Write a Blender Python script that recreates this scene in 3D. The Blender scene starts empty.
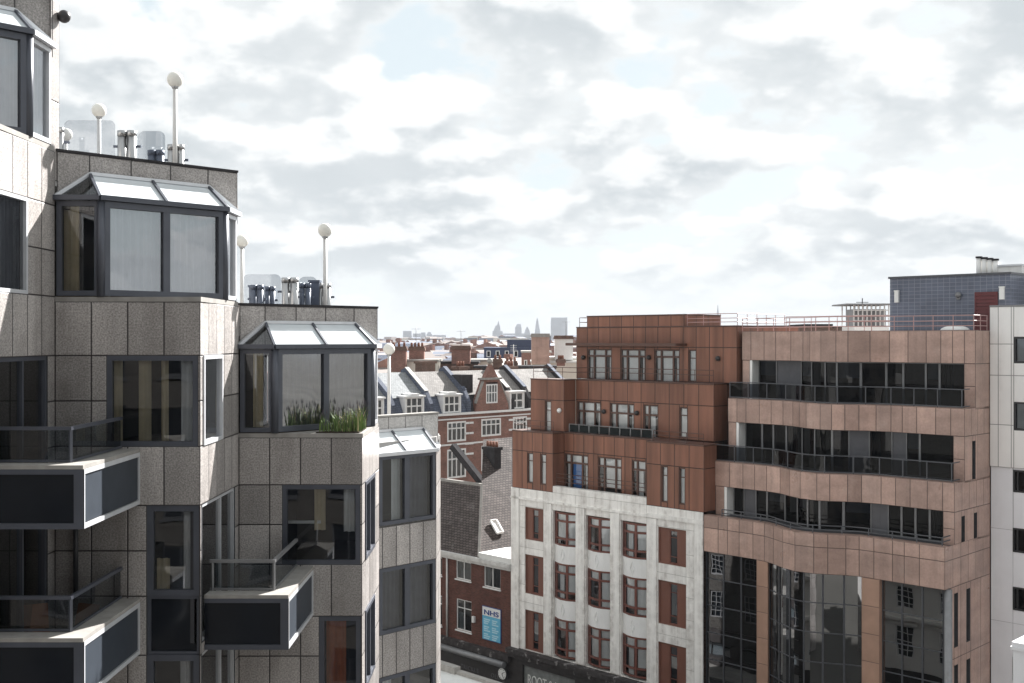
import bpy, bmesh, math, random
from mathutils import Vector, Matrix, noise as mnoise
random.seed(7)
S2 = math.sqrt(0.5)
EYE = 25.0          # camera height above the street
FPX = 1110.0        # focal length in pixels of a 1024 px wide picture
HAZE = 0.00013      # density of the hazy air
sc = bpy.context.scene
COL = sc.collection

# ------------------------------------------------------------------ camera, sky, sun, exposure
cam = bpy.data.objects.new('camera', bpy.data.cameras.new('camera')); COL.objects.link(cam)
cam.data.sensor_width = 36.0; cam.data.lens = 36.0*FPX/1024.0
cam.data.shift_y = -2.5/1024.0
cam.data.clip_start = 0.1; cam.data.clip_end = 40000
cam.location = (0, 0, EYE); cam.rotation_euler = (math.radians(90), 0, 0)
sc.camera = cam
SUN_AZ, SUN_EL = math.radians(31.7), math.radians(34)      # azimuth to the right of straight ahead
w = bpy.data.worlds.new('World'); sc.world = w; w.use_nodes = True
nt = w.node_tree; nt.nodes.clear()
def N(t, nt_, **k):
    n = nt_.nodes.new(t)
    for a, v in k.items(): setattr(n, a, v)
    return n
def wmath(op, a, b=None, c=None, clamp=False):
    n = N('ShaderNodeMath', nt, operation=op); n.use_clamp = clamp
    for i, v in enumerate((a, b, c)):
        if v is None: continue
        if isinstance(v, (int, float)): n.inputs[i].default_value = v
        else: nt.links.new(v, n.inputs[i])
    return n.outputs[0]
def wmap(v, a, b, c=0.0, d=1.0):
    n = N('ShaderNodeMapRange', nt, interpolation_type='SMOOTHSTEP')
    nt.links.new(v, n.inputs[0])
    for i, x in enumerate((a, b, c, d)): n.inputs[i+1].default_value = x
    return n.outputs[0]
sky = N('ShaderNodeTexSky', nt, sky_type='NISHITA'); sky.sun_disc = False
sky.sun_elevation = SUN_EL; sky.sun_rotation = SUN_AZ
tc = N('ShaderNodeTexCoord', nt)
sep = N('ShaderNodeSeparateXYZ', nt); nt.links.new(tc.outputs['Generated'], sep.inputs[0])
zc = wmath('ADD', wmath('MAXIMUM', sep.outputs[2], 0.0), 0.42)
comb = N('ShaderNodeCombineXYZ', nt)
nt.links.new(wmath('DIVIDE', sep.outputs[0], zc), comb.inputs[0])
nt.links.new(wmath('DIVIDE', sep.outputs[1], zc), comb.inputs[1])
def cloud_noise(scale, det, rough, off, dist=0.0):
    m = N('ShaderNodeMapping', nt); m.inputs['Location'].default_value = off
    nt.links.new(comb.outputs[0], m.inputs[0])
    n = N('ShaderNodeTexNoise', nt); n.inputs['Scale'].default_value = scale
    n.inputs['Detail'].default_value = det; n.inputs['Roughness'].default_value = rough
    n.inputs['Distortion'].default_value = dist
    nt.links.new(m.outputs[0], n.inputs['Vector']); return n.outputs[0]
OFF = (6.1, 9.2, 3.7)
n1 = cloud_noise(5.0, 10, 0.54, OFF, 0.0)
n2 = cloud_noise(5.0, 4, 0.46, (OFF[0]+0.02, OFF[1]-0.06, OFF[2]), 0.0)    # the same clouds a step higher: lit tops, grey bases
n3 = cloud_noise(2.4, 3, 0.45, (9.0, 2.0, 4.0))
cover = wmap(n1, 0.38, 0.46)
relief = wmath('SUBTRACT', n1, n2)
bright = wmath('MULTIPLY', wmap(relief, -0.02, 0.075), 1.0)
shade = wmap(relief, 0.05, -0.075)
thick = wmap(n1, 0.40, 0.54)
grey = wmath('MULTIPLY', wmath('MULTIPLY', thick, wmath('ADD', wmath('MULTIPLY', shade, 0.75), 0.25)), wmap(n3, 0.30, 0.58, 0.6, 1.0))
CL = 2.92
def wmix(f, a, b):
    n = N('ShaderNodeMix', nt, data_type='RGBA')
    nt.links.new(f, n.inputs[0]) if not isinstance(f, float) else setattr(n.inputs[0], 'default_value', f)
    for i, v in ((6, a), (7, b)):
        if isinstance(v, tuple): n.inputs[i].default_value = (CL*v[0], CL*v[1], CL*v[2], 1)
        else: nt.links.new(v, n.inputs[i])
    return n.outputs[2]
cloud = wmix(grey, wmix(bright, (0.86, 0.89, 0.90), (1.03, 1.04, 1.035)), (0.585, 0.635, 0.665))
gap = wmix(0.94, sky.outputs[0], (0.68, 0.755, 0.775))           # thin veil over the blue
allsky = wmix(cover, gap, cloud)
nt_hor = wmix(wmap(sep.outputs[2], -0.01, 0.10, 0.85, 0.0), allsky, (0.89, 0.935, 0.95))
bg = N('ShaderNodeBackground', nt); bg.inputs[1].default_value = 0.1
nt.links.new(nt_hor, bg.inputs[0])
wo = N('ShaderNodeOutputWorld', nt); nt.links.new(bg.outputs[0], wo.inputs[0])
sl = bpy.data.lights.new('sun', 'SUN'); sl.energy = 5.0; sl.angle = math.radians(0.6); sl.color = (1.0, 0.98, 0.955)
sun = bpy.data.objects.new('sun', sl); COL.objects.link(sun)
sdir = Vector((math.sin(SUN_AZ)*math.cos(SUN_EL), math.cos(SUN_AZ)*math.cos(SUN_EL), math.sin(SUN_EL)))
sun.rotation_euler = sdir.to_track_quat('Z', 'Y').to_euler(); sun.location = (20, 30, 120)
vs = sc.view_settings
sc.display_settings.display_device = 'sRGB'
vs.view_transform = 'Standard'; vs.look = 'None'; vs.gamma = 1.0; vs.use_curve_mapping = False; vs.exposure = 1.90
sc.render.engine = 'CYCLES'
cy = sc.cycles
cy.use_denoising = True; cy.max_bounces = 8; cy.transparent_max_bounces = 16; cy.volume_bounces = 0
cy.caustics_reflective = False; cy.caustics_refractive = False; cy.sample_clamp_indirect = 6.0

# ------------------------------------------------------------------ helpers
class Fr:
    """wall frame: u along the wall, d outwards, z measured from eye level"""
    def __init__(s, o, u, n, bend=None, bn=1):
        s.o = Vector((o[0], o[1])); s.u = Vector(u).normalized(); s.n = Vector(n).normalized(); s.bend = bend
        s.flip = (s.u.x*s.n.y - s.u.y*s.n.x) < 0
    def p(s, u, d, z):
        if s.bend: d = d + s.bend(u)
        q = s.o + s.u*u + s.n*d
        return Vector((q.x, q.y, z + EYE))
    def U(s, x, d=0.0):
        k = (x - 512.0)/FPX
        o = s.o + s.n*d
        return (k*o.y - o.x)/(s.u.x - k*s.u.y)
    def Y(s, x, d=0.0):
        return (s.o + s.n*d + s.u*s.U(x, d)).y
    def Z(s, x, y, d=0.0):
        return (339.0 - y)*s.Y(x, d)/FPX
    def with_bend(s, f):
        return Fr(s.o, s.u, s.n, f)
    def shifted(s, d):
        return Fr(s.o + s.n*d, s.u, s.n, s.bend)

class MB:
    def __init__(s): s.v, s.f, s.m, s.uv, s.uv2, s.col, s.sm = [], [], [], [], [], [], []
    def face(s, pts, mat=0, uv=None, tone=1.0, half=None, smooth=False):
        i = len(s.v); s.v += [Vector(p) for p in pts]; n = len(pts)
        s.f.append(tuple(range(i, i+n))); s.m.append(mat)
        if uv is None:
            a, b = pts[1]-pts[0], None
            nn = (Vector(pts[1])-Vector(pts[0])).cross(Vector(pts[-1])-Vector(pts[0]))
            nn = nn.normalized() if nn.length > 1e-9 else Vector((0, 0, 1))
            if abs(nn.z) > 0.85: uv = [(p[0], p[1]) for p in pts]
            else:
                t = Vector((-nn.y, nn.x, 0)).normalized(); up = nn.cross(t)
                uv = [(Vector(p).dot(t), Vector(p).dot(up)) for p in pts]
        s.uv.append(uv)
        if half:
            hw, hh = half; s.uv2.append([(-hw, -hh), (hw, -hh), (hw, hh), (-hw, hh)]); s.col.append((tone, hw, hh, 1))
        else:
            s.uv2.append([(0, 0)]*n); s.col.append((tone, 99.0, 99.0, 1))
        s.sm.append(smooth)
    def fq(s, fr, c, mat=0, tone=1.0, half=None, out=True, uv=None):
        """quad from (u,d,z) corners, wound so that it looks outwards"""
        pts = [fr.p(*q) for q in c]; uv = uv or [(q[0], q[2]) for q in c]
        if fr.flip != out: pts, uv = pts[::-1], uv[::-1]
        s.face(pts, mat, uv, tone, half)
    def box(s, fr, u0, u1, d0, d1, z0, z1, mat=0, tone=1.0, step=0.6):
        if u1 < u0: u0, u1 = u1, u0
        if d1 < d0: d0, d1 = d1, d0
        if z1 < z0: z0, z1 = z1, z0
        n = max(1, math.ceil((u1-u0)/step)) if fr.bend else 1
        for i in range(n):
            a, b = u0+(u1-u0)*i/n, u0+(u1-u0)*(i+1)/n
            s.fq(fr, [(a, d1, z0), (b, d1, z0), (b, d1, z1), (a, d1, z1)], mat, tone)
            s.fq(fr, [(b, d0, z0), (a, d0, z0), (a, d0, z1), (b, d0, z1)], mat, tone)
            s.fq(fr, [(a, d1, z1), (b, d1, z1), (b, d0, z1), (a, d0, z1)], mat, tone, uv=[(a, d1), (b, d1), (b, d0), (a, d0)])
            s.fq(fr, [(a, d0, z0), (b, d0, z0), (b, d1, z0), (a, d1, z0)], mat, tone, uv=[(a, d0), (b, d0), (b, d1), (a, d1)])
        s.fq(fr, [(u0, d0, z0), (u0, d1, z0), (u0, d1, z1), (u0, d0, z1)], mat, tone, uv=[(d0, z0), (d1, z0), (d1, z1), (d0, z1)])
        s.fq(fr, [(u1, d1, z0), (u1, d0, z0), (u1, d0, z1), (u1, d1, z1)], mat, tone, uv=[(d1, z0), (d0, z0), (d0, z1), (d1, z1)])
    def bar(s, a, b, w=0.06, h=None, mat=0, up=Vector((0, 0, 1))):
        """rectangular bar between two world points"""
        a, b = Vector(a), Vector(b); h = h or w
        t = (b-a).normalized()
        if abs(t.dot(up)) > 0.95: up = Vector((0.6, 0.8, 0))
        x = t.cross(up).normalized()*w/2; y = x.cross(t).normalized()*h/2
        A = [a-x-y, a+x-y, a+x+y, a-x+y]; B = [q+(b-a) for q in A]
        for i in range(4):
            j = (i+1) % 4; s.face([A[i], A[j], B[j], B[i]], mat)
        s.face(A[::-1], mat); s.face(B, mat)
    def tube(s, a, b, r, r2=None, n=10, mat=0, caps=True):
        a, b = Vector(a), Vector(b); r2 = r if r2 is None else r2
        t = (b-a).normalized(); x = t.orthogonal().normalized(); y = t.cross(x)
        ring = [x*math.cos(2*math.pi*i/n)+y*math.sin(2*math.pi*i/n) for i in range(n)]
        for i in range(n):
            j = (i+1) % n
            s.face([a+ring[i]*r, a+ring[j]*r, b+ring[j]*r2, b+ring[i]*r2], mat, smooth=True)
        if caps:
            s.face([a+q*r for q in ring[::-1]], mat); s.face([b+q*r2 for q in ring], mat)
    def ball(s, c, r, mat=0, n=16, m=10, sz=1.0):
        c = Vector(c)
        P = lambda i, j: c+Vector((r*math.sin(math.pi*j/m)*math.cos(2*math.pi*i/n), r*math.sin(math.pi*j/m)*math.sin(2*math.pi*i/n), sz*r*math.cos(math.pi*j/m)))
        for i in range(n):
            for j in range(m):
                q = [P(i, j), P(i, j+1), P(i+1, j+1), P(i+1, j)]
                if j == 0: q = [q[0], q[1], q[2]]
                elif j == m-1: q = [q[0], q[1], q[3]]
                s.face(q, mat, smooth=True)
    def prism(s, poly, z0, z1, mat=0):
        """vertical prism over a plan polygon (world xy, anticlockwise), z from eye level"""
        n = len(poly); ar = sum(poly[i][0]*poly[(i+1) % n][1]-poly[(i+1) % n][0]*poly[i][1] for i in range(n))
        if ar < 0: poly = poly[::-1]
        lo = [Vector((x, y, z0+EYE)) for x, y in poly]; hi = [Vector((x, y, z1+EYE)) for x, y in poly]
        s.face(hi, mat); s.face(lo[::-1], mat)
        for i in range(n):
            j = (i+1) % n; s.face([lo[i], lo[j], hi[j], hi[i]], mat)
    def sheet(s, fr, u0, u1, z0, z1, ops=(), d=0.0, reveal=0.25, mat=0, rmat=None):
        """wall sheet with openings and their reveals"""
        rmat = mat if rmat is None else rmat
        for (a, b, c, e) in subtract((u0, u1, z0, z1), ops):
            n = max(1, math.ceil((b-a)/0.6)) if fr.bend else 1
            for i in range(n):
                p, q = a+(b-a)*i/n, a+(b-a)*(i+1)/n
                s.fq(fr, [(p, d, c), (q, d, c), (q, d, e), (p, d, e)], mat)
        for (a, b, c, e) in ops:
            r = d-reveal
            s.fq(fr, [(a, d, c), (a, r, c), (a, r, e), (a, d, e)], rmat, uv=[(d, c), (r, c), (r, e), (d, e)])
            s.fq(fr, [(b, r, c), (b, d, c), (b, d, e), (b, r, e)], rmat, uv=[(r, c), (d, c), (d, e), (r, e)])
            s.fq(fr, [(a, d, c), (b, d, c), (b, r, c), (a, r, c)], rmat, uv=[(a, d), (b, d), (b, r), (a, r)])
            s.fq(fr, [(a, r, e), (b, r, e), (b, d, e), (a, d, e)], rmat, uv=[(a, r), (b, r), (b, d), (a, d)])
    def panels(s, fr, us, zs, ops=(), d=0.0, mat=0, reveal=0.25, tv=0.16, rmat=None, seed=0):
        """cladding panels; joints and tone come from the per-panel attributes"""
        rnd = random.Random(seed*7919+int(abs(us[0]*31+zs[0]*17)*100))
        for i in range(len(us)-1):
            for j in range(len(zs)-1):
                t = 1.0+rnd.uniform(-tv, tv)
                for (a, b, c, e) in subtract((us[i], us[i+1], zs[j], zs[j+1]), ops):
                    if b-a < 0.004 or e-c < 0.004: continue
                    s.fq(fr, [(a, d, c), (b, d, c), (b, d, e), (a, d, e)], mat, t, ((b-a)/2, (e-c)/2))
        if reveal:
            keep = s.f[:0]
            q = MB(); q.sheet(fr, 0, 0, 0, 0, ops, d, reveal, mat if rmat is None else rmat)
            s.add(q)
    def add(s, o):
        k = len(s.v); s.v += o.v; s.f += [tuple(i+k for i in f) for f in o.f]
        s.m += o.m; s.uv += o.uv; s.uv2 += o.uv2; s.col += o.col; s.sm += o.sm
    def build(s, name, mats, parent=None, merge=True):
        if not isinstance(mats, (list, tuple)): mats = [mats]
        org = Vector((0, 0, 0)); p = parent
        while p is not None:
            org += p.location; p = p.parent
        me = bpy.data.meshes.new(name)
        me.from_pydata([tuple(v-org) for v in s.v], [], s.f)
        for m in mats: me.materials.append(m)
        me.polygons.foreach_set('material_index', s.m); me.polygons.foreach_set('use_smooth', s.sm)
        l1 = me.uv_layers.new(name='UVMap'); l2 = me.uv_layers.new(name='edge')
        l1.data.foreach_set('uv', [c for f in s.uv for q in f for c in q])
        l2.data.foreach_set('uv', [c for f in s.uv2 for q in f for c in q])
        ca = me.color_attributes.new('tone', 'FLOAT_COLOR', 'CORNER')
        ca.data.foreach_set('color', [x for f, c in zip(s.f, s.col) for _ in f for x in c])
        if merge:
            bm = bmesh.new(); bm.from_mesh(me)
            bmesh.ops.remove_doubles(bm, verts=bm.verts, dist=0.0005); bm.to_mesh(me); bm.free()
        ob = bpy.data.objects.new(name, me); COL.objects.link(ob)
        if parent is not None: ob.parent = parent
        return ob
def subtract(r, ops):
    rs = [r]
    for (a, b, c, e) in ops:
        out = []
        for (p, q, m, n) in rs:
            if b <= p or a >= q or e <= m or c >= n: out.append((p, q, m, n)); continue
            if a > p: out.append((p, a, m, n))
            if b < q: out.append((b, q, m, n))
            p2, q2 = max(p, a), min(q, b)
            if c > m: out.append((p2, q2, m, c))
            if e < n: out.append((p2, q2, e, n))
        rs = out
    return rs
def splits(a, b, step):
    n = max(1, round((b-a)/step)); return [a+(b-a)*i/n for i in range(n+1)]
def thing(name, label, cat, loc, group=None):
    o = bpy.data.objects.new(name, None); COL.objects.link(o); o.location = loc
    o.empty_display_size = 0.5
    o['label'] = label; o['category'] = cat
    if group: o['group'] = group
    return o
def tag(o, label, cat, group=None):
    o['label'] = label; o['category'] = cat
    if group: o['group'] = group
    return o
def struct(o): o['kind'] = 'structure'; return o
def copy_tree(o, parent=None):
    c = o.copy(); COL.objects.link(c)
    if parent is not None: c.parent = parent
    for ch in list(o.children): copy_tree(ch, c)
    return c
def text_mesh(name, body, size, mat, fr, u, d, z, parent=None, width=None, spacing=1.0, align='CENTER', offset=0.0):
    cu = bpy.data.curves.new(name, 'FONT'); cu.body = body; cu.size = size; cu.extrude = 0.012; cu.offset = offset
    cu.align_x = align; cu.align_y = 'BOTTOM_BASELINE'; cu.space_character = spacing
    to = bpy.data.objects.new(name, cu); COL.objects.link(to)
    bpy.context.view_layer.update()
    me = bpy.data.meshes.new_from_object(to.evaluated_get(bpy.context.evaluated_depsgraph_get()))
    bpy.data.objects.remove(to); bpy.data.curves.remove(cu)
    xs = [v.co.x for v in me.vertices]; sx = 1.0
    if width: sx = width/(max(xs)-min(xs))
    org = Vector((0, 0, 0)); p = parent
    while p is not None: org += p.location; p = p.parent
    for v in me.vertices:
        v.co = fr.p(u+v.co.x*sx, d+v.co.z, z+v.co.y)-org
    me.materials.clear(); me.materials.append(mat)
    ca = me.color_attributes.new('tone', 'FLOAT_COLOR', 'CORNER'); ca.data.foreach_set('color', [1.0, 99.0, 99.0, 1.0]*len(ca.data))
    o = bpy.data.objects.new(name, me); COL.objects.link(o)
    if parent is not None: o.parent = parent
    return o

# ------------------------------------------------------------------ materials
def material(name, color, rough=0.6, metal=0.0, spec=0.5, var=0.15, vscale=3.0, stretch=(1, 1, 1), speck=0.0, speck_scale=45,
             joint=0.0, joint_col=(0.02, 0.02, 0.022), grime=0.0, grime_col=(0.06, 0.055, 0.05), brick=None, bump=0.0, grime_scale=0.6,
             rough_var=0.0, patch=0.0, emit=None, rows=None, light=0.0, light_col=(0.5, 0.5, 0.5), light_scale=1.5, coat=0.0, grime_range=(0.48, 0.72)):
    m = bpy.data.materials.new(name); m.use_nodes = True; t = m.node_tree; t.nodes.clear()
    L = t.links.new
    def mth(op, a, b=None, clamp=False):
        n = N('ShaderNodeMath', t, operation=op); n.use_clamp = clamp
        for i, v in enumerate((a, b)):
            if v is None: continue
            if isinstance(v, (int, float)): n.inputs[i].default_value = v
            else: L(v, n.inputs[i])
        return n.outputs[0]
    def mix(f, a, b, mode='MIX'):
        n = N('ShaderNodeMix', t, data_type='RGBA', blend_type=mode)
        if isinstance(f, (int, float)): n.inputs[0].default_value = f
        else: L(f, n.inputs[0])
        for i, v in ((6, a), (7, b)):
            if isinstance(v, tuple): n.inputs[i].default_value = (*v[:3], 1)
            else: L(v, n.inputs[i])
        return n.outputs[2]
    def rng(v, a, b, c=0.0, d=1.0):
        n = N('ShaderNodeMapRange', t); L(v, n.inputs[0])
        for i, x in enumerate((a, b, c, d)): n.inputs[i+1].default_value = x
        return n.outputs[0]
    geo = N('ShaderNodeNewGeometry', t)
    def noise(scale, det=4, st=(1, 1, 1), rough_=0.55):
        mp = N('ShaderNodeMapping', t); mp.inputs['Scale'].default_value = st; L(geo.outputs['Position'], mp.inputs[0])
        n = N('ShaderNodeTexNoise', t); n.inputs['Scale'].default_value = scale; n.inputs['Detail'].default_value = det
        n.inputs['Roughness'].default_value = rough_; L(mp.outputs[0], n.inputs['Vector']); return n.outputs[0]
    pb = N('ShaderNodeBsdfPrincipled', t); out = N('ShaderNodeOutputMaterial', t); L(pb.outputs[0], out.inputs[0])
    spec = min(spec, 0.12) if rough >= 0.6 else spec
    pb.inputs['Metallic'].default_value = metal; pb.inputs['Specular IOR Level'].default_value = spec
    if coat: pb.inputs['Coat Weight'].default_value = coat; pb.inputs['Coat Roughness'].default_value = 0.08
    col = tuple(color)
    bumps = []
    if brick:
        uvn = N('ShaderNodeUVMap', t, uv_map='UVMap')
        bk = N('ShaderNodeTexBrick', t); L(uvn.outputs[0], bk.inputs['Vector'])
        bk.offset = brick[6] if len(brick) > 6 else 0.5; bk.inputs['Scale'].default_value = 1.0; bk.inputs['Brick Width'].default_value = brick[0]; bk.inputs['Row Height'].default_value = brick[1]
        bk.inputs['Mortar Size'].default_value = brick[2]; bk.inputs['Mortar Smooth'].default_value = 0.2; bk.inputs['Bias'].default_value = 0.0
        bk.inputs['Color1'].default_value = (*[c*brick[4] for c in color], 1); bk.inputs['Color2'].default_value = (*[c*brick[5] for c in color], 1)
        bk.inputs['Mortar'].default_value = (*brick[3], 1); col = bk.outputs['Color']; bumps.append((mth('SUBTRACT', 1.0, bk.outputs['Fac']), 0.4, 0.01))
    n = noise(vscale, 5, stretch)
    col = mix(1.0, col, rng(n, 0.3, 0.7, 1-var, 1+var), 'MULTIPLY')
    if speck:
        n2 = noise(speck_scale, 3, (1, 1, 1), 0.7); col = mix(1.0, col, rng(n2, 0.38, 0.62, 1-speck, 1+speck), 'MULTIPLY')
    at = N('ShaderNodeAttribute', t, attribute_name='tone'); sp = N('ShaderNodeSeparateColor', t); L(at.outputs['Color'], sp.inputs[0])
    col = mix(1.0, col, sp.outputs[0], 'MULTIPLY')
    if light:
        n5 = noise(light_scale, 5, (1, 1, 1), 0.65); col = mix(rng(n5, 0.58, 0.66, 0, light), col, tuple(light_col))
    if grime:
        n3 = noise(grime_scale, 7, (3.6, 3.6, 0.16), 0.6); n4 = noise(grime_scale*4, 5)
        g = mth('MULTIPLY', rng(n3, grime_range[0], grime_range[1]), rng(n4, 0.3, 0.65), True)
        col = mix(mth('MULTIPLY', g, grime), col, tuple(grime_col))
    if joint:
        uv2 = N('ShaderNodeUVMap', t, uv_map='edge'); s2 = N('ShaderNodeSeparateXYZ', t); L(uv2.outputs[0], s2.inputs[0])
        du = mth('SUBTRACT', sp.outputs[1], mth('ABSOLUTE', s2.outputs[0])); dv = mth('SUBTRACT', sp.outputs[2], mth('ABSOLUTE', s2.outputs[1]))
        e = mth('MINIMUM', du, dv); jm = rng(e, joint*0.7, joint, 1.0, 0.0); col = mix(jm, col, tuple(joint_col))
        bumps.append((rng(e, joint*0.5, joint*1.4), 0.6, 0.02))
    L(col, pb.inputs['Base Color']) if not isinstance(col, tuple) else None
    if rough_var:
        L(rng(noise(vscale*0.7, 4), 0.3, 0.7, max(0.02, rough-rough_var), min(1, rough+rough_var)), pb.inputs['Roughness'])
    else: pb.inputs['Roughness'].default_value = rough
    if bump: bumps.append((noise(bump if bump > 1 else 20, 4), 0.25, 0.02))
    prev = None
    for h, st_, dist in bumps:
        b = N('ShaderNodeBump', t); b.inputs['Strength'].default_value = st_; b.inputs['Distance'].default_value = dist; L(h, b.inputs['Height'])
        if prev is not None: L(prev, b.inputs['Normal'])
        prev = b.outputs[0]
    if prev is not None: L(prev, pb.inputs['Normal'])
    if emit: pb.inputs['Emission Color'].default_value = (*emit[:3], 1); pb.inputs['Emission Strength'].default_value = emit[3]
    return m
def glass(name, tint, ior=1.6, add=0.05, wav=0.010, rcol=(0.95, 0.97, 1.0), rough=0.0, wscale=0.9):
    m = bpy.data.materials.new(name); m.use_nodes = True; t = m.node_tree; t.nodes.clear(); L = t.links.new
    tr = N('ShaderNodeBsdfTransparent', t); tr.inputs[0].default_value = (*tint, 1)
    gl = N('ShaderNodeBsdfGlossy', t); gl.inputs['Roughness'].default_value = rough; gl.inputs[0].default_value = (*rcol, 1)
    geo = N('ShaderNodeNewGeometry', t)
    nz = N('ShaderNodeTexNoise', t); nz.inputs['Scale'].default_value = wscale; nz.inputs['Detail'].default_value = 1; L(geo.outputs['Position'], nz.inputs['Vector'])
    bp = N('ShaderNodeBump', t); bp.inputs['Strength'].default_value = 1.0; bp.inputs['Distance'].default_value = wav; L(nz.outputs[0], bp.inputs['Height'])
    L(bp.outputs[0], gl.inputs['Normal'])
    fr = N('ShaderNodeFresnel', t); fr.inputs[0].default_value = ior
    inv = N('ShaderNodeMath', t, operation='ADD'); L(fr.outputs[0], inv.inputs[0]); inv.inputs[1].default_value = add; inv.use_clamp = True
    mx = N('ShaderNodeMixShader', t); L(inv.outputs[0], mx.inputs[0]); L(tr.outputs[0], mx.inputs[1]); L(gl.outputs[0], mx.inputs[2])
    out = N('ShaderNodeOutputMaterial', t); L(mx.outputs[0], out.inputs[0]); return m
M = {}
M['granite'] = material('grey brown speckled granite', (0.345, 0.32, 0.304), 0.34, spec=0.5, var=0.22, vscale=0.9, stretch=(1, 1, 0.45), speck=0.36, speck_scale=30, joint=0.016, joint_col=(0.035, 0.03, 0.03), grime=0.5, grime_col=(0.13, 0.112, 0.10), rough_var=0.08, grime_range=(0.44, 0.68))
M['granite_pale'] = material('pale weathered granite', (0.46, 0.445, 0.43), 0.36, var=0.12, vscale=1.2, stretch=(1, 1, 0.4), speck=0.25, speck_scale=28, joint=0.012, joint_col=(0.10, 0.09, 0.09), grime=0.35, grime_col=(0.16, 0.145, 0.13), rough_var=0.08)
M['frame'] = material('blue grey aluminium', (0.075, 0.081, 0.100), 0.42, 0.2, var=0.12, vscale=2)
M['frame_pale'] = material('silver aluminium', (0.62, 0.63, 0.65), 0.35, 0.3, var=0.06)
M['dark_panel'] = material('near black glazed panel', (0.009, 0.011, 0.015), 0.12, spec=0.22, var=0.2, vscale=1.2, rough_var=0.05)
M['side_panel'] = material('slate blue balcony side panel', (0.038, 0.045, 0.056), 0.45, spec=0.15, var=0.1)
M['darkbrick'] = material('dark brown brick', (0.05, 0.047, 0.045), 0.85, brick=(0.225, 0.075, 0.008, (0.1, 0.09, 0.08), 0.75, 1.2), var=0.2)
M['coping'] = material('pale coping stone', (0.30, 0.285, 0.265), 0.6, var=0.14, vscale=4, grime=0.5, grime_col=(0.2, 0.185, 0.17))
M['soffit'] = material('dark soffit', (0.06, 0.06, 0.065), 0.6, var=0.15)
M['roof_glass'] = material('frosted roof glazing', (0.66, 0.70, 0.72), 0.22, spec=0.6, var=0.05, vscale=1.4, grime=0.2, grime_col=(0.4, 0.42, 0.43), coat=0.4)
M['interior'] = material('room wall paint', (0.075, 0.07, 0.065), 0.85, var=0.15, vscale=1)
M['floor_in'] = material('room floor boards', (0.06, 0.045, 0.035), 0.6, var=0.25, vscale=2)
M['curtain'] = material('pale net curtain', (0.74, 0.74, 0.74), 0.9, var=0.05, vscale=5)
M['curtain_tan'] = material('tan curtain', (0.58, 0.47, 0.29), 0.9, var=0.12)
M['curtain_gold'] = material('golden curtain', (0.66, 0.57, 0.40), 0.9, var=0.1)
M['curtain_orange'] = material('orange curtain', (0.50, 0.17, 0.08), 0.9, var=0.12)
M['curtain_dark'] = material('charcoal curtain', (0.16, 0.16, 0.18), 0.9, var=0.12)
M['blind'] = material('white window blind', (0.84, 0.84, 0.83), 0.8, var=0.05)
M['blind_blue'] = material('blue window blind', (0.06, 0.19, 0.50), 0.8, var=0.08)
M['glass'] = glass('window glass', (0.80, 0.83, 0.84), 1.5, 0.03, wav=0.003)
M['glass_dim'] = glass('tinted window glass', (0.40, 0.44, 0.47), 1.6, 0.04)
M['glass_bay'] = glass('reflective bay glass', (0.80, 0.82, 0.85), 1.6, 0.24)
M['glass_clear'] = glass('clear window glass', (0.92, 0.94, 0.95), 1.5, 0.02)
M['black_glass'] = material('black balustrade glass', (0.006, 0.010, 0.011), 0.1, spec=0.06)
M['glass_dark'] = glass('dark tinted glass', (0.11, 0.125, 0.15), 1.32, 0.0, wav=0.012)
M['glass_facade'] = glass('dark curtain wall glass', (0.06, 0.07, 0.082), 1.6, 0.15, wav=0.005, wscale=0.7)
M['glass_rail'] = glass('balustrade glass', (0.34, 0.385, 0.40), 1.45, 0.02)
M['glass_screen'] = glass('rounded screen glass', (0.77, 0.785, 0.80), 1.45, 0.02)
M['steel'] = material('polished stainless steel', (0.42, 0.42, 0.42), 0.33, 1.0, var=0.10, vscale=2, stretch=(1, 1, 0.2))
M['steel_blue'] = material('dark blue painted steel', (0.10, 0.12, 0.165), 0.4, 0.2, var=0.15)
M['globe'] = material('opal lamp globe', (0.80, 0.78, 0.72), 0.35, spec=0.5, var=0.03, grime=0.2, grime_col=(0.45, 0.43, 0.38))
M['pole_white'] = material('white lamp pole', (0.66, 0.65, 0.63), 0.5, var=0.06)
M['roof_felt'] = material('flat roof covering', (0.30, 0.29, 0.28), 0.85, var=0.2, vscale=0.7)
M['rust'] = material('copper brown metal cladding', (0.215, 0.094, 0.060), 0.46, 0.15, spec=0.4, var=0.28, vscale=0.8, stretch=(2.2, 2.2, 0.2), joint=0.028, joint_col=(0.035, 0.018, 0.013), grime=0.25, grime_col=(0.11, 0.055, 0.04), rough_var=0.08)
M['bronze'] = material('dark bronze frame', (0.10, 0.05, 0.037), 0.5, 0.2, var=0.12)
M['redframe'] = material('oxblood painted window frame', (0.15, 0.050, 0.036), 0.5, var=0.15)
M['redpanel'] = material('rust brown window panel', (0.165, 0.064, 0.042), 0.5, var=0.15, vscale=1.2, stretch=(1, 1, 0.4))
M['faience'] = material('stained white faience', (0.84, 0.82, 0.785), 0.45, var=0.10, vscale=1.4, grime=0.50, grime_col=(0.20, 0.155, 0.125), grime_scale=0.75, grime_range=(0.42, 0.64), speck=0.05, joint=0.012, joint_col=(0.34, 0.32, 0.29))
M['faience_clean'] = material('white curved spandrel', (0.80, 0.795, 0.78), 0.42, var=0.05, vscale=1.0, grime=0.22, grime_col=(0.4, 0.37, 0.33))
M['fascia'] = material('black shop fascia', (0.030, 0.026, 0.026), 0.5, var=0.25)
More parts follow.
